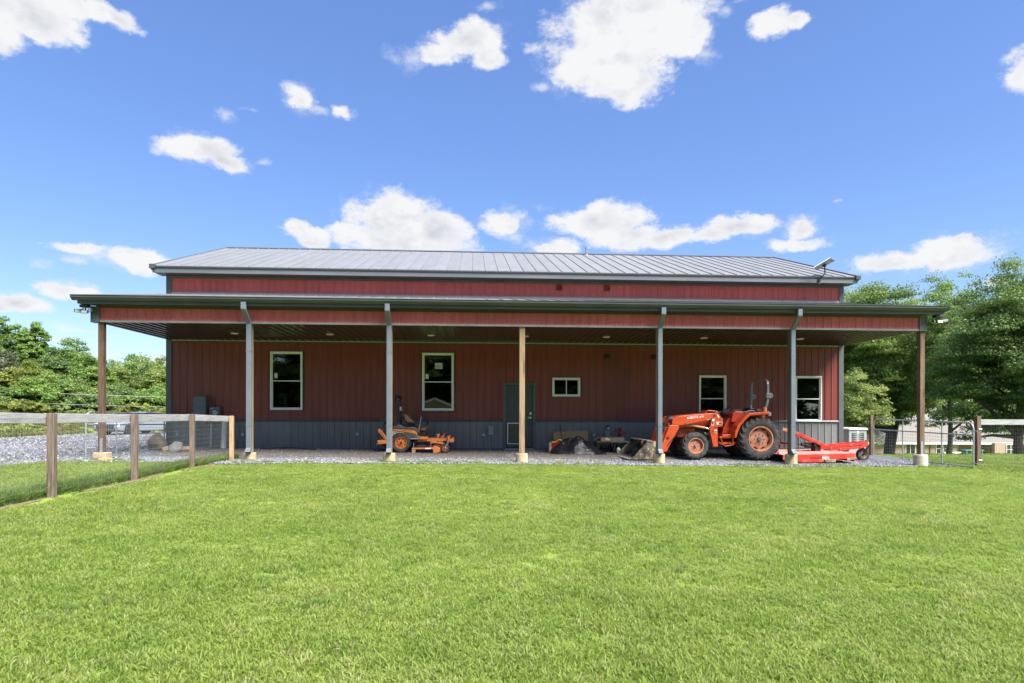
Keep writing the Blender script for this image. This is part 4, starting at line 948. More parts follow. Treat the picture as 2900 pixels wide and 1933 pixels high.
# roll bar across the mower
xr = Q(585, 300, my)[0]; q = lambda v: Q(600, v, my)[2]
pth = [(xr, my + .12, q(790)), (xr, my + .12, q(260)), (xr + .01, my + .17, q(175)), (xr + .02, my + .28, q(155)), (xr + .04, my + .9, q(155)), (xr + .05, my + 1.0, q(180)), (xr + .05, my + 1.05, q(260)), (xr + .05, my + 1.05, q(790))]
mb = MB()
for a, b_ in zip(pth[:-1], pth[1:]): mb.bar(a, b_, .06, .06, up=(1, 0, 0))
rb = mb.build('roll_bar', black_m, mow, bevel=.01)
MB().box(xr + .025, xr + .078, my + 1.01, my + 1.018, q(460), q(375)).build('decal', decal_white, rb)
# seat
mb = MB(); mb.prism(QP([(722,560),(760,528),(825,560),(860,620),(955,690),(960,745),(930,750),(850,735),(775,690),(735,610)], my), my + .32, my + .86); st_ = mb.build('seat_back', seat_brown, mow, bevel=.04, seg=3)
ZM([(728,600),(760,680),(800,735),(930,740),(960,800),(780,815),(735,790)], my + .31, my + .87, 'seat_shell', black_m, .03)
ZM([(835,705),(960,712),(1075,700),(1095,712),(1080,735),(850,745)], my + .22, my + .30, 'armrest', black_m, .015)
ZM([(835,705),(960,712),(1075,700),(1095,712),(1080,735),(850,745)], my + .88, my + .96, 'armrest', black_m, .015)
for yy, (a, b_, c_) in ((my + .18, ((1085, 880), (1100, 765), (1132, 590))), (my + 1.0, ((1185, 880), (1225, 790), (1225, 610)))):
    pa, pb, pc = Q(*a, my), Q(*b_, my), Q(*c_, my)
    mb = MB(); mb.bar((pa[0], yy, pa[2]), (pb[0], yy, pb[2]), .03, .05); mb.build('lever_base', s_orange, mow, bevel=.006)
    mb = MB(); mb.tube([(pb[0], yy, pb[2]), (pc[0], yy, pc[2])], .018, 8); mb.build('control_lever', black_m if yy > my + .5 else steel_grey, mow, smooth=True)
mb = MB(); a = Q(1150, 870, my); mb.blob((a[0], my + .55, a[2]), (.10, .30, .065), 5, 2, .2); mb.build('floor_debris', M('dry_clippings', (.17, .115, .06), (.26, .19, .11), scale=14, rough=.95), mow)
ZM([(1060,935),(1110,915),(1200,930),(1245,990),(1235,1020),(1075,1020)], my + .35, my + .9, 'pedal_box', dark_iron, .015)
# front frame and deck
ZM([(1115,1018),(1280,1014),(1282,1072),(1115,1078)], my + .06, my + .16, 'frame_box', s_orange)
for y0 in (my + .16, my + .92):
    ZM([(1060,1068),(1440,1046),(1560,1062),(1730,1050),(1745,1090),(1580,1120),(1440,1120),(1060,1128)], y0, y0 + .06, 'frame_rail', s_orange)
ZM([(1730,1062),(1790,1060),(1795,1042),(1828,1042),(1830,1135),(1795,1138),(1730,1130)], my + .04, my + 1.08, 'front_crossbar', s_orange)
ZM([(1450,970),(1510,955),(1525,965),(1510,1030),(1480,1040),(1462,1000)], my + .20, my + .30, 'deck_lift_plate', s_orange, .005)
ZM([(1525,1050),(1560,1005),(1590,1000),(1625,942),(1638,950),(1612,1015),(1615,1055)], my + .40, my + .48, 'foot_pedal', s_orange, .005)
ZM([(1330,1100),(1440,1090),(1470,1130),(1580,1125),(1640,1175),(1600,1185),(1440,1155),(1340,1160)], my + .10, my + .16, 'deck_hanger', s_orange, .006)
mb = MB()
for u in (972, 1340): a, b_ = Q(u, 1150, my), Q(u, 1235, my); mb.tube([(a[0], my + .1, a[2]), (b_[0], my + .1, b_[2])], .012, 6)
mb.build('deck_chain', galv, mow)
mb = MB(); mb.prism(QP([(945,1250),(1395,1245),(1400,1210),(1460,1210),(1545,1262),(1545,1330),(1470,1360),(1395,1358),(1395,1280),(945,1282)], my), my - .06, my + 1.2); mb.build('mower_deck', s_orange, mow, bevel=.010)
ZM([(1030,1210),(1060,1195),(1100,1190),(1240,1192),(1250,1240),(1030,1245)], my + .0, my + .5, 'deck_cover', black_m, .01)
ZM([(945,1284),(1030,1284),(1015,1370),(945,1370)], my - .05, my + .0, 'discharge_guard', dusty_tan, .01)
ZM([(1230,1250),(1345,1246),(1345,1272),(1230,1278)], my - .068, my - .0605, 'decal', decal_white, 0)
ZM([(1030,1284),(1390,1284),(1390,1345),(1030,1345)], my + .05, my + 1.1, 'deck_underside', dark_iron, 0)

# ------------------------------------------------------------------ things on and around the porch
ORD = ['first', 'second', 'third', 'fourth', 'fifth', 'sixth', 'seventh']
lens_m = M('pale_light_lens', (.78, .77, .62), None, rough=.45)
for i, xx in enumerate((-8.24, -5.543, -2.628, .146, 2.575, 5.554, 8.537)):
    t = thing('recessed_light', 'round pale recessed ceiling light, %s from the left end of porch' % ORD[i], 'ceiling light', (xx, -1.83, ZC), 'recessed porch ceiling lights')
    MB().lathe([(.085, -.012), (.105, -.010), (.108, .004), (.085, .004)], (xx, -1.83, ZC), 'z', 24, closed=True).build('trim_ring', white_paint, t, smooth=True)
    MB().lathe([(0, -.006), (.0845, -.006), (.0845, .003), (0, .003)], (xx, -1.83, ZC), 'z', 24).build('lens', lens_m, t)

led_m = M('floodlight_lens', (.55, .57, .45), None, rough=.25)
def floodlight(px_, py_, label, s_):
    c = at(px_, py_, -3.95); c[2] = 4.033
    t = thing('floodlight', label, 'floodlight', tuple(c), 'floodlights at the porch corners')
    mb = MB(); mb.box(c[0] - .10, c[0] + .09, -4.02, -3.88, 3.965, 4.032); mb.tube([(c[0] + .03, -3.97, 3.97), (c[0] + .03, -3.99, 3.90)], .018, 8); mb.build('base', black_m, t, bevel=.008)
    for k, (dx, rot, dz) in enumerate(((-.15, .75, .02), (.02, 0.05, 0.0), (.19, -.75, .03))):
        ca, sa = math.cos(rot), math.sin(rot); w = .085 if k == 1 else .07
        def P(a, b_, z): return (c[0] + dx + a*ca - b_*sa*-1, -4.0 + a*sa*-1*-1 - b_*ca, 3.86 + dz + z)
        mb = MB(); h0, h1 = -.045, .04
        vs_ = [P(-w, .03, h0), P(w, .03, h0), P(w, -.02, h0), P(-w, -.02, h0), P(-w, .015, h1), P(w, .015, h1), P(w, -.035, h1), P(-w, -.035, h1)]
        mb.add(vs_, [(0,3,2,1),(4,5,6,7),(0,1,5,4),(1,2,6,5),(2,3,7,6),(3,0,4,7)]); hd = mb.build('lamp_head', black_m, t, bevel=.004)
        mb = MB(); vs_ = [P(-w*.85, .0335, h0*.8), P(w*.85, .0335, h0*.8), P(w*.85, .0205, h1*.8), P(-w*.85, .0205, h1*.8)]; mb.add(vs_, [(0,1,2,3)]); mb.build('lens', led_m, hd)
        mb = MB(); mb.tube([(c[0] + .03 - .05*(k-1)*-1, -3.97, 3.935), (c[0] + dx, -3.97, 3.89)], .014, 6); mb.build('bracket', black_m, t)
floodlight(241, 870, 'black three head floodlight under the left porch corner', -1)
floodlight(2655, 880, 'black three head floodlight under the right porch corner', 1)

# flat satellite panel on an arm at the right end of the roof
sat = thing('satellite_dish', 'flat grey satellite dish on bent arm at right roof edge', 'satellite dish', tuple(at(2392, 790, -.53)))
YS = -.62
def S_(px_, py_, y=YS): p = at(px_, py_, y); return Vector((p[0], y, p[2]))
mb = MB(); mb.tube([S_(2318, 800, -.54), S_(2320, 792, -.56), S_(2329, 782), S_(2336.5, 774), S_(2335.5, 752)], .022, 10); mb.build('arm', dark_iron, sat, smooth=True)
mb = MB(); mb.bar(S_(2318, 803, -.54), S_(2322, 780, -.54), .09, .02, up=(0, 1, 0)); mb.build('mount', dark_iron, sat)
mb = MB(); a, b_, c_, d = S_(2304, 758.5, -.90), S_(2352, 730, -.90), S_(2365.5, 737.5, -.30), S_(2317, 764, -.30)
n_ = (b_ - a).cross(d - a).normalized() * .03
mb.add([a, b_, c_, d, a + n_, b_ + n_, c_ + n_, d + n_], [(0,1,2,3),(7,6,5,4),(0,4,5,1),(1,5,6,2),(2,6,7,3),(3,7,4,0)]); mb.build('panel', steel_grey, sat, bevel=.004)
mb = MB(); mb.tube([S_(2335.5, 754), S_(2335, 748)], .06, 10); mb.build('swivel', dark_iron, sat)

# utility boxes on the wall
def wall_box(name, label, cat, px0, py0, px1, py1, depth, mat, group=None, front=None):
    yb = -.021; a, b_ = at(px0, py1, yb - depth), at(px1, py0, yb - depth)
    t = thing(name, label, cat, ((a[0]+b_[0])/2, yb, a[2]), group)
    MB().box(a[0], b_[0], yb - depth, yb, a[2], b_[2]).build('case', mat, t, bevel=.008)
    return t, a, b_
t, a, b_ = wall_box('breaker_panel', 'tall grey electrical panel box at the left end of wall', 'electrical box', 546.8, 1122, 583, 1202, .26, box_grey)
MB().box(a[0] - .01, b_[0] + .01, -.30, -.02, b_[2], b_[2] + .012).build('top_lip', box_grey, t)
MB().box(a[0] + .02, b_[0] - .02, -.288, -.282, a[2] + .02, b_[2] - .02).build('cover', box_grey, t, bevel=.003)
t, a, b_ = wall_box('electric_meter', 'grey meter box with round glass meter beside the electrical panel', 'electric meter', 592, 1151.5, 622, 1196, .16, box_grey)
mc = at(609.5, 1168, -.20)
MB().lathe([(.082, .0), (.085, -.02), (.074, -.06), (.05, -.075), (0, -.08)], (mc[0], -.182, mc[2]), 'y', 24).build('meter_glass', M('meter_face', (.55, .57, .56), (.35, .36, .36), scale=22, rough=.15), t, smooth=True)
MB().box(mc[0] - .045, mc[0] + .045, -.268, -.262, mc[2] + .0, mc[2] + .018).build('meter_display', black_m, t)
p = at(593.5, 1157.5, -.20); text_mesh('lettering', 'Milbank', .034, (p[0], -.184, p[2]), (1, 0, 0), (0, 0, 1), decal_white, t)
a = at(598, 1194, -.12); mb = MB(); mb.tube([(a[0], -.11, a[2] + .05), (a[0], -.11, hgt(a[0], -.11) - .05)], .034, 12)
solo('conduit_pipe', mb, M('pale_blue_grey_pvc', (.42, .47, .50), None, rough=.5), 'pale grey conduit pipe running down below the meter box', 'pipe', smooth=True)
p0, p1 = at(633, 1180, -.45), at(634.5, 1279, -.5)
mb = MB(); mb.tube([(p0[0], -.35, p0[2]), (p1[0], -.55, hgt(p1[0], -.55) + .02)], [.070, .078], 18)
solo('leaning_pipe', mb, M('cream_pvc', (.62, .60, .50), (.54, .51, .42), scale=5, rough=.6), 'thick cream pipe leaning on the wall beside the end fence post', 'pipe', smooth=True)
mb = MB(); pts = [at(x_, y_, -.6) for x_, y_ in ((592, 1190), (591, 1215), (593, 1240), (592, 1262), (589, 1279))]
mb.tube([(p[0], -.6, p[2]) for p in pts[:-1]] + [(pts[-1][0], -.6, hgt(pts[-1][0], -.6))], [.014, .014, .015, .016, .016], 8)
solo('wooden_stick', mb, wood_tan, 'thin crooked wooden stick standing against the wall under the panel box', 'stick', smooth=True)
def outlet(px_, py_, label, w=.055, h=.08):
    c = at(px_, py_, -.05); t = thing('outlet_cover', label, 'outlet', (c[0], -.021, c[2] - h), 'outlet covers on the wainscot')
    MB().box(c[0] - w, c[0] + w, -.052, -.021, c[2] - h, c[2] + h).build('plate', steel_grey, t, bevel=.01)
    MB().box(c[0] - w*.7, c[0] + w*.7, -.068, -.053, c[2] - h*.75, c[2] + h*.2).build('lid', M('pale_plastic', (.42, .44, .45), None, rough=.4), t, bevel=.008)
outlet(501.5, 1226, 'small pale outlet cover on wainscot near the left barn corner')
outlet(687, 1227, 'grey weatherproof outlet just left of the second porch post', .06, .10)
outlet(1011.8, 1227, 'small outlet cover between the second and third porch posts')
outlet(1369.4, 1229, 'small outlet cover left of the pale switch box near the door')
outlet(1681.8, 1230, 'small outlet cover above the cardboard box')
t, a, b_ = wall_box('disconnect_box', 'pale grey switch box with thin conduit left of the door', 'electrical box', 1383, 1205, 1397, 1231, .10, box_pale)
MB().tube([((a[0]+b_[0])/2 - .03, -.07, a[2]), ((a[0]+b_[0])/2 - .03, -.07, .15)], .014, 8).build('conduit', box_pale, t)
t, a, b_ = wall_box('junction_box', 'pale grey box on wainscot behind the vise bench', 'electrical box', 1714.5, 1220, 1727.5, 1237, .09, box_pale)
c = at(1721, 1209, -.08); t = thing('wall_spigot', 'small dark outdoor spigot with white cap above the pale box', 'spigot', (c[0], -.02, c[2]))
MB().lathe([(0, -.14), (.035, -.14), (.045, -.09), (.03, -.02)], (c[0], 0, c[2] + .02), 'y', 14).build('body', dark_iron, t, smooth=True); MB().tube([(c[0] + .01, -.12, c[2] - .01), (c[0] + .01, -.13, c[2] - .06)], .03, 10).build('cap', decal_white, t)

# heap of things right of the door
def gb(u, v, Y): p = B(u, v, Y); return p
osb = M('osb_board', (.42, .24, .085), (.52, .34, .15), scale=30, stretch=(1, 1, 2), rough=.8, c3=(.27, .14, .05), s3=20, lo3=.55, hi3=.62)
a, b_ = B(195, 290, -.2), B(860, 290, -.2); mb = MB(); zb_ = .14
mb.add([(a[0], -.30, zb_), (b_[0], -.30, zb_), (b_[0], -.13, a[2]), (a[0], -.13, a[2]), (a[0], -.285, zb_), (b_[0], -.285, zb_), (b_[0], -.115, a[2]), (a[0], -.115, a[2])], [(0,1,2,3),(7,6,5,4),(0,4,5,1),(1,5,6,2),(2,6,7,3),(3,7,4,0)])
solo('wood_sheet', mb, osb, 'wide strand board sheet leaning on the wall behind the black tarp', 'board')
a, b_ = B(430, 272, -.1), B(872, 272, -.1); mb = MB()
mb.add([(a[0], -.25, zb_), (b_[0], -.25, zb_), (b_[0], -.08, a[2]), (a[0], -.08, a[2]), (a[0], -.238, zb_), (b_[0], -.238, zb_), (b_[0], -.066, a[2]), (a[0], -.066, a[2])], [(0,1,2,3),(7,6,5,4),(0,4,5,1),(1,5,6,2),(2,6,7,3),(3,7,4,0)])
solo('wood_sheet', mb, osb, 'slightly taller strand board sheet standing rearmost against the wall', 'board')
# tarp heap
tarp_m = M('black_plastic_sheet', (.010, .010, .012), (.018, .018, .022), scale=5, rough=.33, spec=.4, bump=.45, bscale=1.8, bdist=.12, stretch=(1.0, 1.0, 2.2))
xl, xr_ = B(135, 600, -1.2)[0], B(1180, 690, -1.2)[0]
mb = MB(); nxg, nyg = 90, 46; y0, y1 = -1.62, -.55
def tarp_h(x_, y_):
    u = (x_ - xl) / (xr_ - xl); v = (y_ - y0) / (y1 - y0)
    ridge = np.interp(u, [0, .06, .15, .28, .42, .50, .62, .74, .84, .92, 1.0], [.03, .17, .27, .36, .46, .50, .44, .34, .17, .08, .015])
    prf = smooth01(v / .42) ** .5 if v < .42 else smooth01((1 - v) / .58) ** .7
    n1 = mnoise.noise(Vector((x_ * 3.1, y_ * 3.4, 2))); n2 = abs(mnoise.noise(Vector((x_ * 6.0 + y_ * 2, y_ * 5.0, 7)))); n3 = abs(mnoise.noise(Vector((x_ * 11 - y_ * 7, y_ * 9, 11))))
    f1 = abs(mnoise.noise(Vector(((x_ - .9*y_) * 3.6, (x_*.5 + y_) * 1.5, 21)))); f2 = abs(mnoise.noise(Vector(((x_*.8 + 1.1*y_) * 5.2, (x_ - y_) * 2.0, 33))))
    return max(0, ridge * prf * (1 + .35 * n1) + prf * (.13 * (.20 - f1) + .10 * (.20 - f2) + .04 * (.2 - n3)) * (.35 + ridge))
for j in range(nyg + 1):
    for i in range(nxg + 1):
        x_ = xl + (xr_ - xl) * i / nxg; y_ = y0 + (y1 - y0) * j / nyg
        wob = .06 * mnoise.noise(Vector((x_ * 2.5, y_ * 2.5, 5)))
        y2 = y_ + wob; mb.v.append((x_ + .05 * mnoise.noise(Vector((x_ * 4, y_ * 4, 9))), y2, hgt(x_, y_) + .035 + tarp_h(x_, y_)))
mb.f = [(j*(nxg+1)+i, j*(nxg+1)+i+1, (j+1)*(nxg+1)+i+1, (j+1)*(nxg+1)+i) for j in range(nyg) for i in range(nxg)]
pk = B(640, 372, -1.1); pk0 = B(585, 455, -1.1)
mb.add([(pk0[0] - .10, -1.12, pk0[2] - .03), (pk0[0] + .09, -1.12, pk0[2] - .06), (pk0[0] + .0, -1.0, pk0[2] - .04), (pk[0], -1.1, pk[2]), (pk[0] - .05, -1.09, pk[2] - .05)], [(0,1,3,4),(1,2,3),(2,0,4),(2,4,3)])
solo('plastic_tarp', mb, tarp_m, 'crumpled heap of black plastic sheeting on the ground', 'tarp', smooth=True)
# fuel can, cardboard, broom
ca = B(150, 470, -.75); cb = B(370, 560, -.75); zg_ = hgt(ca[0], -.75) + .026
t = thing('fuel_can', 'red fuel can with yellow spout behind the black tarp', 'fuel can', ((ca[0]+cb[0])/2, -.75, zg_))
mb = MB(); mb.prism([(ca[0], zg_), (cb[0], zg_), (cb[0], ca[2] - .04), (cb[0] - .06, ca[2] + .02), (ca[0] + .12, ca[2] + .02), (ca[0], ca[2] - .05)], -.86, -.62); mb.build('can_body', M('red_plastic', (.42, .02, .02), None, rough=.4), t, bevel=.02)
pts = [B(u, v, -.87) for u, v in ((150, 492), (215, 498), (262, 475), (290, 448), (340, 455), (365, 470))]
mb = MB(); mb.tube([(p[0], -.87, p[2]) for p in pts], .022, 8); mb.build('spout', M('yellow_plastic', (.72, .52, .03), None, rough=.4), t, smooth=True)
a, b_ = B(103, 500, -.95), B(148, 500, -.95); mb = MB(); mb.box(a[0], b_[0], -1.0, -.7, hgt(a[0], -.8) + .02, a[2])
solo('cardboard_piece', mb, M('pinkish_cardboard', (.46, .32, .24), (.38, .26, .19), scale=6, rough=.9), 'pinkish cardboard piece standing left of the black tarp', 'cardboard', bevel=.01)
p0, p1 = B(316, 190, -.06), B(355, 450, -.6)
t = thing('broom', 'thin dark handle with blue top leaning on the wood sheets', 'broom', (p1[0], -.6, .15))
mb = MB(); mb.tube([(p0[0], -.10, p0[2]), (p1[0], -.62, p1[2]), (p1[0] + .02, -.72, .2)], .011, 8); mb.build('handle', dark_iron, t, smooth=True)
pt = B(312, 138, -.06); mb = MB(); mb.bar((p0[0], -.10, p0[2]), (pt[0], -.06, pt[2]), .05, .03); mb.build('brush', M('blue_plastic', (.03, .11, .22), None, rough=.4), t, bevel=.008)
# work bench with box and vise
bt = B(1330, 478, -.9); bl, br = B(1035, 480, -.9)[0], B(1740, 480, -.9)[0]; bz = bt[2]
t = thing('work_bench', 'low work bench with dark legs against the wainscot', 'bench', ((bl+br)/2, -.6, hgt(3, -.6)))
MB().box(bl, br, -.92, -.25, bz - .035, bz - .002).build('bench_top', M('dull_bench_top', (.24, .22, .19), (.16, .145, .125), scale=6, rough=.7), t, bevel=.004)
for xx in (bl + .06, (bl + br)/2, br - .08):
    for yy in (-.86, -.32): MB().box(xx - .02, xx + .02, yy - .02, yy + .02, hgt(xx, yy), bz - .036).build('leg', dark_iron, t)
MB().box(bl + .02, (bl+br)/2, -.90, -.30, .38, .40).build('shelf', dark_iron, t)
card = M('brown_cardboard', (.42, .245, .105), (.36, .20, .085), scale=5, rough=.85)
a, b_, c_ = B(985, 470, -1.0), B(1125, 400, -1.0), B(1328, 400, -.95)
t = thing('cardboard_box', 'open shallow brown cardboard box on the work bench', 'box', (b_[0] + .1, -.7, bz))
zt_ = B(1230, 402, -.95)[2]
bx0, bx1 = B(1122, 490, -.95)[0], B(1328, 490, -.95)[0]
for nm, args in (('side', (bx0, bx1, -.95, -.938, bz, zt_)), ('side', (bx0, bx1, -.45, -.438, bz, zt_)), ('side', (bx0, bx0 + .012, -.937, -.451, bz, zt_)), ('side', (bx1 - .012, bx1, -.937, -.451, bz, zt_)), ('base', (bx0 + .012, bx1 - .012, -.937, -.451, bz, bz + .012))):
    MB().box(*args).build('box_' + nm, card, t)
fl = B(1000, 410, -.75); mb = MB(); mb.add([(bx0, -.93, zt_), (bx0, -.46, zt_), (bx0 - .17, -.52, zt_ - .06), (bx0 - .19, -.86, zt_ - .10)], [(0,1,2,3)]); mb.build('flap', card, t)
for u0, u1, v0, v1 in ((1208, 1248, 412, 440), (1248, 1285, 430, 456)):
    p0, p1 = B(u0, v1, -.953), B(u1, v0, -.953); MB().box(p0[0], p1[0], -.954, -.9505, p0[2], p1[2]).build('paper_label', decal_white, t)
a, b_ = B(1330, 476, -.93), B(1580, 402, -.93)
solo('wooden_crate', MB().box(bx1 + .008, b_[0], -.93, -.5, bz, b_[2]), M('grey_brown_plank', (.20, .165, .125), (.27, .225, .17), scale=5, stretch=(.5, 3, 4), rough=.85), 'grey brown wooden crate beside the cardboard box on bench', 'crate', bevel=.006)
vz = b_[2] + .002; vx0, vx1 = B(1395, 300, -.7)[0], B(1600, 300, -.7)[0]; vm = M('dark_red_cast_iron', (.16, .018, .022), (.10, .015, .018), scale=7, rough=.5)
t = thing('bench_vise', 'dark red bench vise standing on the wooden crate', 'vise', ((vx0+vx1)/2, -.7, vz))
w_ = vx1 - vx0
mb = MB(); mb.box(vx0 + w_*.35, vx0 + w_*.85, -.80, -.60, vz, vz + .05); mb.box(vx0 + w_*.45, vx0 + w_*.75, -.77, -.63, vz + .05, vz + .12); mb.build('vise_base', vm, t, bevel=.012)
mb = MB(); mb.box(vx0 + w_*.02, vx0 + w_*.30, -.78, -.62, vz + .10, vz + .27); mb.box(vx0 + w_*.36, vx1, -.76, -.64, vz + .10, vz + .20); mb.build('vise_jaw', vm, t, bevel=.02)
mb = MB(); mb.box(vx0 + w_*.44, vx0 + w_*.62, -.78, -.62, vz + .18, vz + .28); mb.build('vise_rear_jaw', vm, t, bevel=.015)
mb = MB(); mb.tube([(vx0 - .03, -.70, vz + .15), (vx0 + w_*.5, -.70, vz + .15)], .02, 10); mb.tube([(vx1 - .02, -.82, vz + .07), (vx1 - .02, -.66, vz + .17)], .009, 6); mb.build('vise_screw', chrome, t, smooth=True)
a = B(1465, 675, -1.0); za_ = hgt(a[0], -1.0) + .03
t = thing('white_jug', 'small white plastic jug on the ground under the bench', 'jug', (a[0], -1.0, za_))
MB().lathe([(0, 0), (.048, 0), (.052, .03), (.046, .05), (.060, .07), (.060, .13), (.045, .155), (.03, .165), (.03, .185), (0, .187)], (a[0], -1.0, za_), 'z', 20).build('jug_body', white_paint, t, smooth=True)
a, b_ = B(1590, 470, -.6), B(1732, 490, -.6); t = thing('folding_table', 'edge of a small white folding table right of the bench', 'table', ((a[0]+b_[0])/2, -.5, .1))
MB().box(br + .01, br + .48, -.72, -.22, bz - .02, bz + .012).build('table_top', white_paint, t, bevel=.006)
for xx in (br + .16, br + .42):
    for yy in (-.66, -.28): MB().tube([(xx, yy, hgt(xx, yy)), (xx, yy, bz - .021)], .013, 8).build('leg', galv, t)
# poles on the ground, rocks, mat
for k, (x0_, x1_, yy, lab) in enumerate(((-7.65, -6.55, -.55, 'short dark pole lying on the dirt under the first window'), (-7.9, -6.2, -.75, 'longest dark pole lying on the dirt by the left wall'), (-7.3, -6.75, -.42, 'dark bent rod lying nearest the wall under the first window'))):
    mb = MB(); mb.tube([(x0_, yy, hgt(x0_, yy) + .045), ((x0_+x1_)/2, yy + .03, hgt(x0_, yy) + .075), (x1_, yy - .06, hgt(x1_, yy) + .045)], .014, 8); solo('metal_pole', mb, dark_iron, lab, 'pole', smooth=True)
for k, (px_, py_, r_, lab, mt) in enumerate(((1384, 1272, .10, 'largest tan rock left of the door step', rock_tan), (1366, 1271, .07, 'middle tan rock of the row left of the door', rock_tan), (1334, 1273, .06, 'flat brown rock leftmost of the row near the door', rock_dark))):
    p = on_ground(px_, py_ + 4); solo('rock', MB().blob((p[0], p[1], hgt(p[0], p[1]) + r_*.4), (r_*1.2, r_, r_*.75), k + 4, 2, .25), mt, lab, 'rock', 'rocks near the door')
p = on_ground(1445, 1283); solo('door_mat', MB().box(-.45, .0, -.85, -.42, .095, .125), M('grey_mat', (.11, .115, .13), (.15, .155, .17), scale=20, rough=.9), 'flat grey mat on the dirt in front of the door', 'mat', bevel=.008)
# boulders at the left end of the barn
def boulder(px_, py_, rx, ry, rz_, seed, mt, lab, Y=None, flat_top=False):
    p = on_ground(px_, py_) if Y is None else at(px_, py_, Y)
    g0 = hgt(p[0], p[1]); mb = MB().blob((p[0], p[1], g0 + rz_*.72), (rx, ry, rz_), seed, 3, .22)
    return solo('boulder', mb, mt, lab, 'rock', 'rocks at the left barn corner', smooth=True)
boulder(446, 1276, .27, .24, .26, 2, rock_dark, 'big dark brown boulder beside the left barn corner')
boulder(499, 1281, .19, .17, .18, 5, rock_grey, 'pale grey boulder against the wainscot behind the wire fence')
boulder(530, 1280, .22, .14, .10, 8, rock_tan, 'low tan rock right of the pale grey boulder')
boulder(470, 1278, .12, .10, .09, 9, rock_tan, 'small tan rock between the dark and the pale boulders')
boulder(300, 1307, .18, .14, .06, 11, rock_tan, 'flat tan rock in front of the left pier')
# generator
gx0, gx1 = at(2404, 1230, .55)[0], at(2455, 1230, .55)[0]; gtop = at(2430, 1211, .55)[2]; gb0 = hgt(12.0, 1.0)
t = thing('generator', 'grey standby generator with louvred end panel beside the right barn corner', 'generator', ((gx0+gx1)/2, 1.1, gb0))
gcase = M('generator_grey', (.30, .31, .31), (.34, .35, .35), scale=3, rough=.5)
MB().box(gx0 - .02, gx1 + .02, .5, 1.75, gb0 - .05, gb0 + .10).build('pad', conc_grey, t)
MB().box(gx0, gx1, .55, 1.7, gb0 + .10, gtop - .085).build('case', gcase, t, bevel=.03, seg=3)
MB().prism([(gx0 - .03, gtop - .084), (gx1 + .03, gtop - .084), (gx1 + .03, gtop - .03), (gx1 - .03, gtop), (gx0 + .03, gtop + .01), (gx0 - .03, gtop - .03)], .52, 1.73).build('lid', M('generator_lid', (.50, .51, .51), None, rough=.45), t, bevel=.02, seg=3)
for k in range(5):
    zz = gtop - .20 - k*.063
    for sgn in (-1, 1):
        xm = (gx0+gx1)/2; mb = MB(); mb.prism([(xm + sgn*.03, zz + .003), (xm + sgn*.22, zz + .018), (xm + sgn*.22, zz - .018), (xm + sgn*.03, zz - .003)], .538, .552); mb.build('louvre', black_m, t)
MB().box((gx0+gx1)/2 - .025, (gx0+gx1)/2 + .02, .541, .549, gtop - .20, gtop - .10).build('badge', decal_white, t)
MB().box(gx0 - .07, gx0 - .0, .9, .95, gtop - .17, gtop - .095).build('tag', M('yellow_tag', (.62, .62, .12), None, rough=.6), t)

# ------------------------------------------------------------------ fences and gates
def wire_panel(mb, p, q, z0, z1, sv=.0508, sh=.1016, r=.0014):
    p, q = Vector(p), Vector(q); Ln = (q - p).length; n = max(2, int(Ln / sv))
    def rod(a, b_):
        d = (b_ - a).normalized(); u = Vector((0, 0, 1)) if abs(d.z) < .9 else Vector((1, 0, 0)); s1 = d.cross(u).normalized() * r; s2 = d.cross(s1).normalized() * r
        o = [s1, -s1*.5 + s2*.87, -s1*.5 - s2*.87]; mb.add([a + k for k in o] + [b_ + k for k in o], [(0,3,4,1),(1,4,5,2),(2,5,3,0)])
    for i in range(n + 1):
        t = i / n; a = p.lerp(q, t); rod(Vector((a.x, a.y, a.z + z0)), Vector((a.x, a.y, a.z + z1)))
    z = z0
    while z <= z1 + 1e-4: rod(p + Vector((0, 0, z)), q + Vector((0, 0, z))); z += sh
fence = thing('wooden_fence', 'wooden post and rail fence with wire mesh on the left of lawn', 'fence', (FP[1][0], FP[1][1], hgt(FP[1][0], FP[1][1])))
FH = [1169.5, 1171.5, 1172, 1177]
posts = [np.array([FP[0][0] + .1, FP[0][1] - 2.44, hgt(FP[0][0], FP[0][1] - 2.44)])] + FP
tops = []
for i, p in enumerate(posts):
    zt_ = (at([147, 381, 544, 656][i-1], FH[i-1], p[1])[2]) if i else 1.345
    tops.append(zt_); w = .049; mb = MB(); ca = math.cos(.12); sa = math.sin(.12)
    cor = [(-w, -w), (w, -w), (w, w), (-w, w)]; cor = [(p[0] + a*ca - b_*sa, p[1] + a*sa + b_*ca) for a, b_ in cor]
    mb.add([(a, b_, p[2] - .2) for a, b_ in cor] + [(a, b_, zt_) for a, b_ in cor], [(0,3,2,1),(4,5,6,7),(0,1,5,4),(1,2,6,5),(2,3,7,6),(3,0,4,7)])
    mb.build('post', wood_fence_new if i == 4 else wood_fence, fence, bevel=.008)
for i in range(4):
    a, b_ = posts[i], posts[i+1]
    mb = MB(); pa = (a[0] - .085, a[1] + .0, tops[i] - .078 + (.004 if i % 2 else 0)); pb = (b_[0] - .085, b_[1] + (.04 if i == 3 else .0), tops[i+1] - .078)
    mb.bar(pa, pb, .038, .142); mb.build('rail', rail_grey, fence, bevel=.005)
    mb = MB(); wire_panel(mb, (a[0] - .062, a[1], a[2] + .02), (b_[0] - .062, b_[1], b_[2] + .02), 0.0, min(tops[i] - a[2], tops[i+1] - b_[2]) - .09); tag(mb.build('wire_mesh', wire_m, fence), kind='stuff')

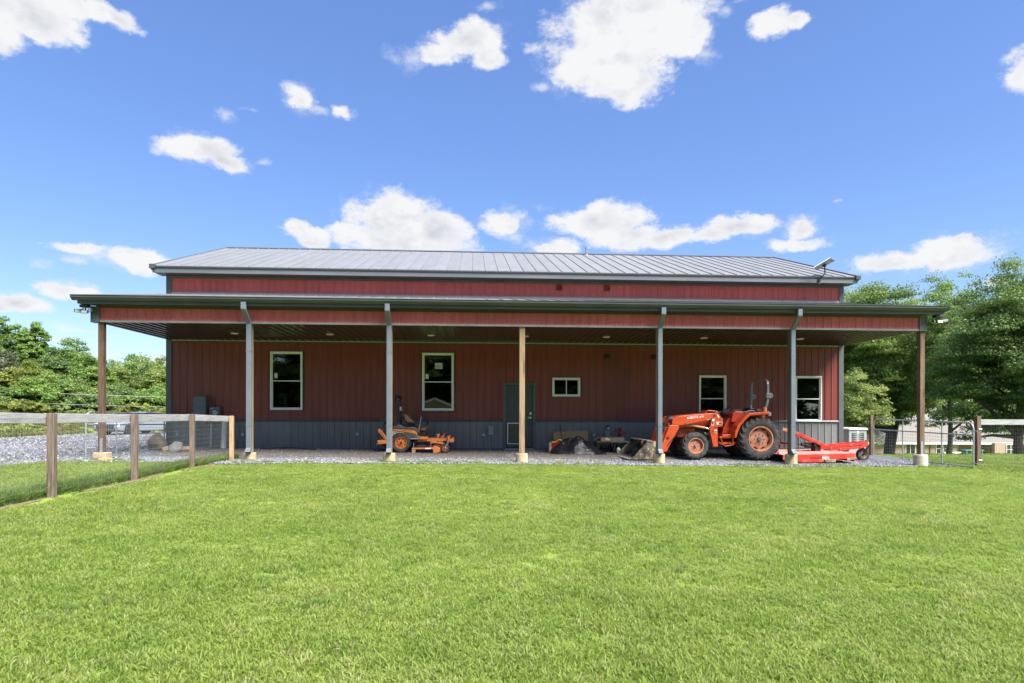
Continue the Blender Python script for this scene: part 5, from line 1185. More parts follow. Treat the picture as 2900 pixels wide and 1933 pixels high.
def gate(name, label, X, y0, y1, zb0, zb1, zt0, zt1, mids, zm, sy):
    """tube gate in the plane X = const from y0 (near) to y1"""
    t = thing(name, label, 'gate', (X, y0, zb0)); r = .021
    def P(f, g): return Vector((X, y0 + (y1-y0)*f, (zb0 + (zb1-zb0)*f) * (1-g) + (zt0 + (zt1-zt0)*f) * g))
    rd = .045
    path = [P(0, 0), P(0, .5), P(0, .86), P(.006, .93), P(.018, .975), P(.04, 1.0), P(.5, 1.0), P(.96, 1.0), P(.982, .975), P(.994, .93), P(1, .86), P(1, .5), P(1, 0)]
    MB().tube(path, r, 10).build('frame_tube', galv, t, smooth=True)
    MB().tube([P(0, 0), P(1, 0)], r*.95, 10).build('bottom_tube', galv, t, smooth=True)
    MB().tube([P(0, zm), P(1, zm)], r*.9, 10).build('middle_tube', galv, t, smooth=True)
    for f in mids: MB().tube([P(f, 0), P(f, 1)], r*.9, 10).build('upright_tube', galv, t, smooth=True)
    mb = MB(); n = int(abs(y1-y0)/.1016)
    for i in range(1, n):
        f = i/n; a, b_ = P(f, .01), P(f, zm); a.x += .018*sy; b_.x += .018*sy; mb.tube([a, b_], .0022, 4, caps=False)
    for i in range(1, 9):
        gq = zm*i/9; a, b_ = P(0, gq), P(1, gq); a.x += .018*sy; b_.x += .018*sy; mb.tube([a, b_], .0022, 4, caps=False)
    tag(mb.build('wire_mesh', wire_m, t), kind='stuff')
    return t
gl_ = gate('metal_gate', 'galvanised tube gate with wire mesh at the left end of porch', -11.03, -4.02, -.12, .20, .16, 1.345, 1.30, (.34, .62), .72, 1)
for zz in (.45, 1.05): MB().tube([(-11.03, -4.02, zz), (-10.92, -3.80, zz)], .012, 6).build('hinge', galv, gl_)
gr_ = gate('metal_gate', 'galvanised tube gate with wire mesh at the right end of porch', 11.72, -4.62, -.55, -.05, -.02, 1.115, 1.18, (.27, .66), .72, -1)
for zz in (.06, .90): MB().tube([(11.72, -4.62, zz), (11.62, -4.86, zz)], .012, 6).build('hinge', galv, gr_)
p = at(2467, 1288, -.42); zt_ = at(2467, 1175.5, -.42)[2]
solo('gate_post', MB().box(p[0] - .045, p[0] + .045, -.465, -.375, hgt(p[0], -.42) - .2, zt_), wood_red, 'brown wooden post standing beside the grey generator', 'post', bevel=.008)
rp = on_ground(2768, 1320.5); zt_ = at(2768, 1177.5, rp[1])[2]; rp2 = rp + np.array([2.44, -.05, 0])
rf = thing('wooden_fence', 'wooden fence with grey rail and wire mesh at the right edge of lawn', 'fence', (rp[0], rp[1], hgt(rp[0], rp[1])))
for q in (rp, rp2):
    w = .062; mb = MB(); mb.box(q[0] - w, q[0] + w, q[1] - w, q[1] + w, hgt(q[0], q[1]) - .2, zt_); mb.build('post', wood_fence if q is rp2 else wood_red, rf, bevel=.008)
zr_ = at(2790, 1195, rp[1])[2]; mb = MB(); mb.bar((rp[0] + .064, rp[1] + .03, zr_), (rp2[0] - .064, rp2[1] + .03, zr_), .04, .150, up=(0, 0, 1)); mb.build('rail', rail_grey_x, rf, bevel=.005)
mb = MB(); wire_panel(mb, (rp[0], rp[1] + .065, hgt(*rp[:2]) + .02), (rp2[0], rp2[1] + .065, hgt(*rp2[:2]) + .02), 0, 1.12, r=.0010); tag(mb.build('wire_mesh', wire_m, rf), kind='stuff')
for zz in (.05, .92): MB().tube([(rp[0] - .02, rp[1] - .065, zz), (rp[0] + .07, rp[1] - .070, zz)], .014, 6).build('hinge_bolt', galv, rf)

# ------------------------------------------------------------------ trees
def leaf_material(name, c_dark, c_mid, c_light, trans=.40):
    m, N, L, b = new_mat(name); out = N['Material Output']
    at_ = N.new('ShaderNodeAttribute'); at_.attribute_name = 'tint'
    cr = N.new('ShaderNodeValToRGB'); e = cr.color_ramp.elements
    e[0].position = .12; e[0].color = (*c_dark, 1); e[1].position = .88; e[1].color = (*c_light, 1)
    k = cr.color_ramp.elements.new(.5); k.color = (*c_mid, 1)
    L.new(at_.outputs['Fac'], cr.inputs[0]); L.new(cr.outputs[0], b.inputs['Base Color'])
    b.inputs['Roughness'].default_value = .48; b.inputs['Specular IOR Level'].default_value = .35
    tl = N.new('ShaderNodeBsdfTranslucent'); hs = N.new('ShaderNodeHueSaturation'); hs.inputs['Value'].default_value = 1.2; hs.inputs['Hue'].default_value = .485
    L.new(cr.outputs[0], hs.inputs['Color']); L.new(hs.outputs[0], tl.inputs[0])
    mx = N.new('ShaderNodeMixShader'); mx.inputs[0].default_value = trans
    L.new(b.outputs[0], mx.inputs[1]); L.new(tl.outputs[0], mx.inputs[2]); L.new(mx.outputs[0], out.inputs[0])
    return m
lf_oak = leaf_material('oak_leaves', (.087, .154, .038), (.143, .234, .050), (.240, .315, .084))
lf_dark = leaf_material('dark_oak_leaves', (.085, .150, .048), (.125, .208, .057), (.193, .264, .077))
lf_mid = leaf_material('mid_green_leaves', (.099, .186, .038), (.151, .264, .051), (.232, .330, .077))
lf_yel = leaf_material('yellow_green_leaves', (.092, .132, .021), (.172, .218, .034), (.299, .322, .057))
lf_olive = leaf_material('greyish_olive_leaves', (.084, .108, .058), (.126, .156, .086), (.186, .216, .126))
lf_lime = leaf_material('light_green_leaves', (.105, .158, .038), (.173, .238, .060), (.285, .338, .102))
lf_back = leaf_material('backlit_leaves', (.07, .11, .03), (.11, .16, .045), (.17, .22, .07), .6)
bark_m = M('tree_bark', (.055, .045, .036), (.095, .080, .065), scale=6, stretch=(3, 3, .6), rough=.95, bump=.6, bscale=10, bdist=.04)

def crown_mesh(name, H, cr, cb, seed, nclump, nleaf, leaf, tall=0.0, flat=.85, crad=(.12, .24), shell=2.3, droop=0.0):
    rng = np.random.RandomState(seed); rz = (H - cb) / 2; zc = cb + rz
    d = rng.randn(nclump, 3); d /= np.linalg.norm(d, axis=1)[:, None]
    ph = rng.rand(6) * 6.28
    lump = 1 + .16 * np.sin(3*np.arctan2(d[:, 1], d[:, 0]) + ph[0] + 2*d[:, 2]) + .12 * np.sin(5*np.arctan2(d[:, 1], d[:, 0]) + ph[1] - 3*d[:, 2]) + .10 * np.sin(6*d[:, 2] + ph[2])
    rr = rng.rand(nclump) ** (1/shell) * lump
    c = d * rr[:, None] * np.array([cr, cr, rz])
    t = np.clip((c[:, 2] + rz) / (2*rz), 0, 1)
    k = 1 - tall * t; c[:, 0] *= k; c[:, 1] *= k; c[:, 2] += zc
    c[:, 2] -= droop * (np.hypot(c[:, 0], c[:, 1]) / cr) ** 2
    rad = cr * (crad[0] + (crad[1]-crad[0]) * rng.rand(nclump)); rad *= (1 - .35*tall*t)
    w = rad ** 2; cnt = np.maximum(20, (nleaf * w / w.sum()).astype(int))
    idx = np.repeat(np.arange(nclump), cnt); n = len(idx)
    dd = rng.randn(n, 3); dd /= np.linalg.norm(dd, axis=1)[:, None]; dd[:, 2] = np.abs(dd[:, 2]) * .45 + dd[:, 2] * .55
    q = (.15 + .95 * rng.rand(n) ** .6)[:, None]
    p = c[idx] + dd * q * rad[idx][:, None] * np.array([1, 1, flat]) + rng.randn(n, 3) * .05 * cr * .3
    nrm = dd * .6 + np.array([0, 0, .38]) + rng.randn(n, 3) * .45; nrm /= np.linalg.norm(nrm, axis=1)[:, None]
    tn = np.cross(nrm, rng.randn(n, 3)); tn /= np.linalg.norm(tn, axis=1)[:, None]; bn = np.cross(nrm, tn)
    L = (leaf * (.65 + .7 * rng.rand(n)))[:, None]
    v = np.stack([p - tn*L*.5, p + bn*L*.32 - nrm*L*.06, p + tn*L*.5, p - bn*L*.32 - nrm*L*.06], 1).reshape(-1, 3)
    me = bpy.data.meshes.new(name); me.vertices.add(4*n); me.vertices.foreach_set('co', v.astype(np.float32).ravel())
    me.loops.add(4*n); me.loops.foreach_set('vertex_index', np.arange(4*n, dtype=np.int32)); me.polygons.add(n)
    me.polygons.foreach_set('loop_start', np.arange(0, 4*n, 4, dtype=np.int32))
    try: me.polygons.foreach_set('loop_total', np.full(n, 4, dtype=np.int32))
    except Exception: pass
    me.update(calc_edges=True)
    tint = np.clip(.5 + .22 * rng.randn(nclump)[idx] + .17 * rng.randn(n), 0, 1)
    a = me.attributes.new('tint', 'FLOAT', 'POINT'); a.data.foreach_set('value', np.repeat(tint, 4).astype(np.float32))
    return me, c, rad
def make_tree(name, label, base, H, cr, cb, seed, mat, nclump=110, nleaf=26000, leaf=.24, tall=0.0, group=None, cat='tree', trunk_r=None, lean=0, limbs=14, parts=True, droop=0.0, twin=False, **kw):
    t = thing(name, label, cat, base, group); rng = np.random.RandomState(seed + 99)
    me, c, rad = crown_mesh('crown', H, cr, cb, seed, nclump, nleaf, leaf, tall, droop=droop, **kw)
    o = link_mesh('crown', me, mat, t)
    tr = trunk_r or H * .020
    mb = MB(); top = cb + (H - cb) * .72
    def tp(z): return Vector((lean*z + .06*tr*8*math.sin(z*.9 + seed), .05*tr*8*math.cos(z*.7 + seed), z))
    zs = np.linspace(-.4, top, 9); mb.tube([tp(z) for z in zs], [tr*(1.35 if i == 0 else 1 - .80*max(0, (z)/top)) for i, z in enumerate(zs)], 9)
    if twin: mb.tube([tp(.3) + Vector((tr*1.4, .2, 0)), tp(top*.4) + Vector((tr*3.0, .3, 0)), tp(top*.8) + Vector((tr*6, .5, 0))], [tr*.75, tr*.6, tr*.25], 8)
    for i in rng.choice(len(c), min(limbs, len(c)), replace=False):
        e = Vector(c[i]); z0 = min(top*.9, max(cb*.75, e.z - np.hypot(e.x, e.y)*.75)); s0 = tp(z0); r0 = tr*(1 - .8*z0/top)*.62
        m_ = s0.lerp(e, .5) + Vector((0, 0, .06*(e - s0).length)); mb.tube([s0, m_, e], [r0, r0*.6, r0*.2], 5)
    link_mesh('trunk', mb.mesh('trunk', (0, 0, 0), True), bark_m, t)
    return t
def dbase(px_, dep):
    p = ad(px_, 1174, dep); return (p[0], p[1], hgt(p[0], p[1]) - .05)
def hz(py_, dep): return CZ + (1174 - py_) / F * dep
# right side
b0 = dbase(2520, 58); make_tree('oak_tree', 'large oak with dark twin trunk standing just behind the right gate', b0, hz(805, 58) - b0[2], 5.3, 3.0, 11, lf_oak, 420, 165000, .175, tall=-.22, trunk_r=.36, limbs=30, droop=1.2, twin=True)
b0 = dbase(2890, 47); make_tree('oak_tree', 'tall dense oak at the right edge of picture', b0, hz(742, 47) - b0[2], 5.2, 2.0, 23, lf_dark, 460, 180000, .16, tall=-.22, trunk_r=.34, limbs=30, droop=1.3)
b0 = dbase(2690, 76); make_tree('oak_tree', 'lighter oak between the twin trunk oak and the right edge oak', b0, hz(800, 76) - b0[2], 6.4, 4.0, 31, lf_mid, 320, 70000, .21, tall=-.25, trunk_r=.3, limbs=20, droop=.8)
b0 = dbase(2415, 44); make_tree('small_tree', 'small pale green tree directly behind the generator', b0, hz(1058, 44) - b0[2], 2.6, .9, 43, lf_lime, 110, 20000, .15, limbs=10, trunk_r=.09)
b0 = dbase(2400, 82); make_tree('oak_tree', 'tall oak rising behind the right end of barn roof', b0, hz(790, 82) - b0[2], 6.2, 4.5, 47, lf_mid, 300, 55000, .24, tall=-.2, trunk_r=.32)
b0 = dbase(2775, 118); make_tree('oak_tree', 'far dark oak rising behind the brick house roof', b0, hz(1010, 118) - b0[2], 7.5, 3, 53, lf_dark, 200, 20000, .36)
b0 = dbase(2560, 128); make_tree('oak_tree', 'far green oak behind the left half of brick house', b0, hz(1000, 128) - b0[2], 8, 3, 57, lf_mid, 200, 20000, .38)
b0 = dbase(2960, 84); make_tree('oak_tree', 'green oak behind the right edge oak at the house corner', b0, hz(900, 84) - b0[2], 6.5, 1.5, 59, lf_mid, 220, 24000, .28)
b0 = dbase(2420, 105); make_tree('oak_tree', 'far shadowy oak low behind the barn corner', b0, hz(980, 105) - b0[2], 7, 2, 61, lf_dark, 200, 20000, .34)
# left side
LT = [(28, 62, 908, 2.1, 3.0, lf_mid, .45, 'tall narrow tree leftmost on the skyline'), (96, 62, 920, 2.0, 3.0, lf_mid, .5, 'pointed narrow tree next to the leftmost one'),
 (-30, 58, 985, 3.2, .6, lf_olive, .2, 'greyish olive tree at the left edge of picture'), (150, 60, 1000, 2.2, 1.0, lf_dark, .4, 'dark green tree right of the pointed narrow tree'),
 (212, 64, 966, 2.9, 1.5, lf_mid, .35, 'broad tall green tree left of the left porch post'), (55, 50, 1042, 2.2, .3, lf_yel, .2, 'yellow green tree low at the left edge'),
 (120, 49, 1075, 2.5, .2, lf_mid, .2, 'rounded green tree in front of the pointed tree'), (195, 52, 1082, 2.6, .2, lf_lime, .2, 'low lighter green tree beneath the tall broad tree'),
 (268, 60, 1018, 2.3, .8, lf_mid, .4, 'slim green tree just left of the left porch post'), (330, 66, 1040, 2.9, .6, lf_lime, .25, 'rounded light green tree just right of the left porch post'),
 (395, 68, 1014, 3.3, .6, lf_mid, .2, 'broad dome shaped green tree beside the barn corner'), (455, 66, 1030, 2.8, .5, lf_lime, .2, 'light green tree touching the left barn corner'),
 (345, 54, 1105, 2.2, .2, lf_dark, .1, 'low dark green tree behind the left gate'), (430, 55, 1110, 2.4, .2, lf_mid, .1, 'low mid green tree right of the left gate'),
 (-60, 55, 1060, 3.0, .3, lf_yel, .2, 'yellow green tree just outside the left edge'), (250, 50, 1120, 2.0, .1, lf_dark, .1, 'low dark green tree behind the left porch post'),
 (10, 47, 1110, 1.9, .1, lf_dark, .1, 'low dark green tree at the far left below the cables')]
for i, (px_, dep, py_, cr, cb, mt, tl, lab) in enumerate(LT):
    b0 = dbase(px_, dep); H = hz(py_, dep) - b0[2]
    make_tree('woodland_tree', lab, b0, H, cr * 1.08, cb, 101 + i*7, mt, 200, 32000, .17, tall=tl, group='trees of the left woodland edge', limbs=10, trunk_r=.12)
SB = [(20, 42, 1140, lf_yel), (62, 41, 1144, lf_yel), (95, 42, 1150, lf_yel), (150, 43, 1160, lf_lime), (215, 43, 1162, lf_lime), (250, 44, 1168, lf_yel), (425, 46, 1172, lf_lime), (455, 47, 1178, lf_yel), (380, 48, 1180, lf_yel)]
SL_ = ['yellow green shrub at the left edge above the fence rail', 'yellow green shrub second from the left above the rail', 'yellow green shrub just left of the nearest fence post', 'light green shrub right of the nearest fence post',
       'light green shrub midway between fence post and porch post', 'yellow shrub just left of the left porch post', 'light green shrub behind the left gate', 'yellow green shrub beside the left barn corner', 'low yellow green shrub behind the parked car']
for i, (px_, dep, py_, mt) in enumerate(SB):
    b0 = dbase(px_, dep); H = max(.9, hz(py_, dep) - b0[2]); make_tree('shrub', SL_[i], b0, H, .95, .05, 301 + i*5, mt, 30, 3600, .13, group='shrubs along the drive', cat='shrub', limbs=6, trunk_r=.03)
# trees across the lawn behind the camera, which the window glass mirrors
back0 = make_tree('mirrored_tree', 'green tree across the lawn mirrored in the window glass', (-40, -56, 0), 13.5, 5.6, .3, 77, lf_back, 240, 34000, .36, group='trees mirrored in the windows', trunk_r=.3)
for i in range(1, 17):
    row = i % 2; c_ = copy_tree(back0); c_.location = (-40 + i*5.0 + 1.5*math.sin(i*2.3), -55 - 6*row, 0); s_ = .9 + .22*math.sin(i*1.7)
    c_.scale = (1.1, 1.1, s_); c_.rotation_euler = (0, 0, i * 1.3)

# ------------------------------------------------------------------ brick house down the slope on the right
HD = 104.0
hp = ad(2680, 1174, HD); house = thing('brick_house', 'low brick house with pale roof and white windows beyond the right gate', 'house', (hp[0], hp[1], CZ), rz=-YAW)
def HX(px_): return (px_ - 2680) / F * HD
def HZ(py_): return -(py_ - 1174) / F * HD
brick_m, N, L, b = new_mat('house_brick'); b.inputs['Roughness'].default_value = .9
t_ = N.new('ShaderNodeTexCoord'); mp = N.new('ShaderNodeMapping'); mp.inputs['Rotation'].default_value = (R_(90), 0, 0); L.new(t_.outputs['Object'], mp.inputs[0])
br_ = N.new('ShaderNodeTexBrick'); L.new(mp.outputs[0], br_.inputs['Vector']); br_.inputs['Scale'].default_value = 4.4
br_.inputs['Color1'].default_value = (.30, .19, .135, 1); br_.inputs['Color2'].default_value = (.40, .29, .215, 1); br_.inputs['Mortar'].default_value = (.42, .38, .33, 1); L.new(br_.outputs[0], b.inputs['Base Color'])
shingle = M('pale_shingles', (.155, .142, .128), (.19, .175, .16), scale=3, stretch=(1, 1, 1), rough=.9, bump=.3, bscale=30)
zb_, ze_ = HZ(1296), HZ(1250)
mb = MB(); mb.box(HX(2440), HX(2710), 0, 9, zb_ - 1.2, ze_); mb.box(HX(2710), HX(2802), 1.8, 9, zb_ - 1.2, ze_); mb.build('wall', brick_m, house)
mb = MB(); mb.box(HX(2802), HX(2886), -1.2, 9, zb_ - 1.2, ze_); mb.build('wing_wall', brick_m, house)
zr_ = HZ(1181); x0, x1 = HX(2425), HX(2895)
mb = MB(); ov = .55
mb.add([(x0, -ov, ze_), (x1, -ov, ze_), (x1, 9.6, ze_), (x0, 9.6, ze_), (HX(2500), 4, zr_), (HX(2825), 4, zr_)], [(0, 1, 5, 4), (1, 2, 5), (2, 3, 4, 5), (3, 0, 4), (0, 3, 2, 1)]); mb.build('roof', shingle, house)
mb = MB(); mb.box(x0 - .03, x1 + .03, -ov - .06, -ov + .02, ze_ - .30, ze_ + .03); mb.build('fascia', white_paint, house)
mb = MB(); mb.box(HX(2425), HX(2805), -ov + .03, 0, ze_ - .32, ze_ - .26); mb.build('porch_soffit', white_paint, house)
g2 = M('dark_house_glass', (.02, .026, .024), None, rough=.06, spec=.8)
def hwin(p0, p1, y0_, y1_, ny=0, cols=1, rows=2):
    a, b_, c_, d = HX(p0), HX(p1), HZ(y1_), HZ(y0_); w = .09
    mb = MB(); ring(mb, a, b_, c_, d, w, ny - .10, ny - .02)
    for i in range(1, cols): xx = a + (b_-a)*i/cols; mb.box(xx - .035, xx + .035, ny - .085, ny - .03, c_ + w, d - w)
    for i in range(1, rows): zz = c_ + (d-c_)*i/rows; mb.box(a + w, b_ - w, ny - .095, ny - .035, zz - .035, zz + .035)
    o = mb.build('window', white_paint, house); MB().box(a + .05, b_ - .05, ny - .028, ny - .012, c_ + .05, d - .05).build('pane', g2, o)
hwin(2564, 2592, 1253, 1283, 0, 2, 1); hwin(2650, 2665, 1253, 1282); hwin(2671, 2690.5, 1253, 1281, 0, 2); hwin(2833, 2859, 1254, 1283, -1.2, 2)
for (p0, p1) in ((2707, 2719), (2722, 2735)):
    o = MB().box(HX(p0), HX(p1), 1.70, 1.79, HZ(1290), HZ(1253)).build('door', white_paint, house); MB().box(HX(p0) + .2, HX(p1) - .2, 1.66, 1.698, HZ(1287), HZ(1255)).build('door_glass', g2, o)
for p0 in (2746, 2803): MB().box(HX(p0) - .12, HX(p0) + .12, -ov + .05, -ov + .3, zb_ - 1, ze_ - .33).build('porch_post', wood_red, house)
for (p0, s_) in ((2633, 0), (2674, 0)): MB().box(HX(p0) - .05, HX(p0) + .05, -.12, -.02, zb_, ze_).build('downspout', black_m, house)
for k, px_ in enumerate((2677, 2693, 2705, 2715)):
    p = ad(px_, 1284, HD - 4); gg = hgt(p[0], p[1]); solo('planter', MB().box(p[0] - .28, p[0] + .28, p[1] - .2, p[1] + .2, gg - .1, gg + .55), white_paint, 'small white planter on the grass before the brick house, %s from the left' % ORD[k], 'planter', 'white planters before the house', bevel=.04)
bp = on_ground(2745, 1305); p = ad(2747, 1304, 38); gg = hgt(p[0], p[1])
teal = M('teal_paint', (.05, .26, .22), (.07, .30, .25), scale=5, rough=.5)
t = thing('garden_bench', 'low teal bench on the grass behind the right gate', 'bench', (p[0], p[1], gg))
MB().box(p[0] - .45, p[0] + .75, p[1] - .2, p[1] + .2, gg + .38, gg + .43).build('seat', teal, t, bevel=.01)
for dx in (-.35, .65):
    for dy in (-.15, .15): MB().box(p[0] + dx - .03, p[0] + dx + .03, p[1] + dy - .03, p[1] + dy + .03, gg - .1, gg + .379).build('leg', teal, t)
# small brick shed across the lawn, mirrored in the second window
p = at(1231, 1130, 42); sx_ = p[0]
t = thing('brick_shed', 'small brick shed with white gable edge mirrored in the second window', 'shed', (sx_, -42, 0))
MB().prism([(sx_ - 4.2, -.5), (sx_ + 4.2, -.5), (sx_ + 4.2, 1.0), (sx_, 2.75), (sx_ - 4.2, 1.0)], -52, -42).build('wall', brick_m, t)
for s_ in (-1, 1):
    MB().bar((sx_, -41.8, 2.9), (sx_ + s_*4.6, -41.8, .98), .3, .22).build('gable_edge', white_paint, t)
    mb = MB(); mb.add([(sx_, -41.7, 2.95), (sx_ + s_*4.7, -41.7, .98), (sx_ + s_*4.7, -52.3, .98), (sx_, -52.3, 2.95), (sx_, -41.7, 3.02), (sx_ + s_*4.7, -41.7, 1.05), (sx_ + s_*4.7, -52.3, 1.05), (sx_, -52.3, 3.02)], [(0,1,2,3),(7,6,5,4),(0,4,5,1),(1,5,6,2),(2,6,7,3),(3,7,4,0)]); mb.build('roof', shingle, t)

# ------------------------------------------------------------------ parked car and cables on the left
fcp = gz(298, 1233, .06); hd = Vector((-.31, -.95, 0)).normalized(); ctr = Vector(fcp) - hd * 2.25
car = thing('parked_car', 'silver blue car parked on the gravel drive behind the left gate', 'car', (ctr.x, ctr.y, hgt(ctr.x, ctr.y) + .02), rz=math.atan2(hd.y, hd.x))
car.scale = (1, 1, .90)
paint = M('silver_blue_car_paint', (.42, .47, .54), None, rough=.25, metal=.5, coat=.6)
cglass = M('dark_car_glass', (.02, .025, .028), None, rough=.05, spec=.8)
body = [(-2.25, .38), (-2.28, .70), (-2.15, .95), (-1.2, 1.0), (.95, .97), (1.75, .86), (2.15, .76), (2.26, .55), (2.22, .30), (1.85, .24), (-1.9, .24)]
mb = MB(); mb.prism(body, -.90, .90); mb.build('body', paint, car, bevel=.09, seg=3)
mb = MB(); cab = [(-2.0, .98), (-1.5, 1.40), (-.2, 1.47), (.35, 1.40), (1.1, .96)]
n = len(cab); mb.add([(x_, -.80 + .16*max(0, (z - 1))/.45, z) for x_, z in cab] + [(x_, .80 - .16*max(0, (z - 1))/.45, z) for x_, z in cab], [tuple(range(n)), tuple(range(2*n-1, n-1, -1))] + [(i, n+i, n+(i+1) % n, (i+1) % n) for i in range(n)]); mb.build('cabin', cglass, car, bevel=.05)
mb = MB(); mb.prism([(-1.45, 1.405), (-.2, 1.478), (.30, 1.42), (.30, 1.44), (-.2, 1.50), (-1.45, 1.43)], -.64, .64); mb.build('roof', paint, car, bevel=.01)
mb = MB(); mb.box(2.20, 2.285, -.62, .62, .42, .72); mb.build('grille', black_m, car, bevel=.02)
for zz in (.50, .57, .64): MB().box(2.282, 2.295, -.58, .58, zz, zz + .018).build('grille_bar', chrome, car)
mb = MB(); mb.box(2.15, 2.30, -.78, .78, .26, .40); mb.build('bumper', char_plastic, car, bevel=.03)
for s_ in (-1, 1):
    MB().box(2.02, 2.235, min(s_*.58, s_*.86), max(s_*.58, s_*.86), .64, .76).build('headlight', M('headlight_lens', (.7, .72, .74), None, rough=.1), car, bevel=.03)
    MB().box(.6, .85, min(s_*.9, s_*1.06), max(s_*.9, s_*1.06), .98, 1.10).build('mirror', paint, car, bevel=.03)
    for xx in (1.42, -1.40):
        c_ = (xx, s_*.80, .33); mb = MB(); mb.lathe([(.20, -.10), (.30, -.11), (.335, -.07), (.335, .07), (.30, .11), (.20, .10)], c_, 'y', 28, closed=True); tt = mb.build('tyre', black_m, car, smooth=True)
        mb = MB(); mb.lathe([(0, -.09), (.20, -.09), (.205, .09), (0, .09)], c_, 'y', 20); mb.build('rim', steel_grey, tt)
        mb = MB(); mb.lathe([(0, s_*.03), (.40, s_*.03), (.40, s_*.106), (0, s_*.106)], (xx, s_*.80, .36), 'y', 24); mb.build('wheel_arch', black_m, car)
cab_m = M('cable_sheath', (.50, .50, .46), None, rough=.6)
for (pa, pb, dep_y, lab) in (((0, 1106), (470, 1123.5), 30, 'upper pale cable stretched before the left trees'), ((0, 1136), (470, 1152), 29, 'lower pale cable stretched before the left trees')):
    a, b_ = at(*pa, dep_y), at(*pb, dep_y); d = b_ - a; pts = []
    for f_ in np.linspace(-.9, 2.2, 25):
        q = a + d*f_; pts.append((q[0], q[1], q[2] - .35*f_*(1-f_)*.6))
    solo('overhead_cable', MB().tube(pts, .012, 6), cab_m, lab, 'cable')

# ------------------------------------------------------------------ grass and gravel stones (uncountable: instanced by geometry nodes)
def proto_collection(name, meshes, mat):
    c = bpy.data.collections.new(name)
    for i, me in enumerate(meshes):
        me.materials.append(mat); c.objects.link(bpy.data.objects.new('%s_%02d' % (name, i), me))
    return c
def scatter(name, coll, nvar, P, rot, scl, label):
    n = len(P); me = bpy.data.meshes.new(name); me.vertices.add(n); me.vertices.foreach_set('co', np.asarray(P, np.float32).ravel())
    a = me.attributes.new('rot', 'FLOAT_VECTOR', 'POINT'); a.data.foreach_set('vector', np.asarray(rot, np.float32).ravel())
    a = me.attributes.new('scl', 'FLOAT_VECTOR', 'POINT'); a.data.foreach_set('vector', np.asarray(scl, np.float32).ravel())
    a = me.attributes.new('pick', 'INT', 'POINT'); a.data.foreach_set('value', np.random.randint(0, nvar, n).astype(np.int32))
    o = bpy.data.objects.new(name, me); COL.objects.link(o); tag(o, label, None, None, 'stuff')
    ng = bpy.data.node_groups.new(name, 'GeometryNodeTree')
    ng.interface.new_socket('Geometry', in_out='INPUT', socket_type='NodeSocketGeometry'); ng.interface.new_socket('Geometry', in_out='OUTPUT', socket_type='NodeSocketGeometry')
    N = ng.nodes; L = ng.links; gi = N.new('NodeGroupInput'); go = N.new('NodeGroupOutput')
    ip = N.new('GeometryNodeInstanceOnPoints'); ci = N.new('GeometryNodeCollectionInfo'); ci.inputs['Collection'].default_value = coll
    ci.inputs['Separate Children'].default_value = True; ci.inputs['Reset Children'].default_value = True
    def na(nm, dt): x = N.new('GeometryNodeInputNamedAttribute'); x.data_type = dt; x.inputs['Name'].default_value = nm; return x.outputs[0]
    L.new(gi.outputs[0], ip.inputs['Points']); L.new(ci.outputs[0], ip.inputs['Instance']); ip.inputs['Pick Instance'].default_value = True
    L.new(na('pick', 'INT'), ip.inputs['Instance Index'])
    er = N.new('FunctionNodeEulerToRotation'); L.new(na('rot', 'FLOAT_VECTOR'), er.inputs[0]); L.new(er.outputs[0], ip.inputs['Rotation'])
    L.new(na('scl', 'FLOAT_VECTOR'), ip.inputs['Scale']); L.new(ip.outputs[0], go.inputs[0])
    md = o.modifiers.new('scatter', 'NODES'); md.node_group = ng
    return o
def grass_material(name, cs, patch=.55, trans=.58):
    m, N, L, b = new_mat(name); out = N['Material Output']; oi = N.new('ShaderNodeObjectInfo')
    def nz(s, off, d=3):
        mp = N.new('ShaderNodeMapping'); mp.inputs['Location'].default_value = off; L.new(oi.outputs['Location'], mp.inputs[0])
        n = N.new('ShaderNodeTexNoise'); n.inputs['Scale'].default_value = s; n.inputs['Detail'].default_value = d; L.new(mp.outputs[0], n.inputs['Vector']); return n.outputs['Fac']
    def mix(f, a, c):
        x = N.new('ShaderNodeMix'); x.data_type = 'RGBA'; L.new(f, x.inputs['Factor'])
        for i, q in ((6, a), (7, c)):
            if isinstance(q, tuple): x.inputs[i].default_value = (*q, 1)
            else: L.new(q, x.inputs[i])
        return x.outputs[2]
    def rg(v, lo, hi):
        r = N.new('ShaderNodeMapRange'); r.inputs['From Min'].default_value = lo; r.inputs['From Max'].default_value = hi; L.new(v, r.inputs[0]); return r.outputs[0]
    c = mix(rg(nz(patch, (0, 0, 0)), .36, .64), cs[0], cs[1])
    c = mix(rg(nz(patch*4.5, (9, 4, 0)), .50, .72), c, cs[2])
    st_ = N.new('ShaderNodeMath'); st_.operation = 'MULTIPLY'; st_.inputs[1].default_value = .30; L.new(rg(nz(patch*1.6, (31, 12, 0), 5), .54, .72), st_.inputs[0])
    c = mix(st_.outputs[0], c, cs[3])
    c = mix(rg(oi.outputs['Random'], .80, 1.0), c, cs[3])
    L.new(c, b.inputs['Base Color']); b.inputs['Roughness'].default_value = .5; b.inputs['Specular IOR Level'].default_value = .3
    tl = N.new('ShaderNodeBsdfTranslucent'); L.new(c, tl.inputs[0]); mx = N.new('ShaderNodeMixShader'); mx.inputs[0].default_value = trans
    L.new(b.outputs[0], mx.inputs[1]); L.new(tl.outputs[0], mx.inputs[2]); L.new(mx.outputs[0], out.inputs[0]); return m
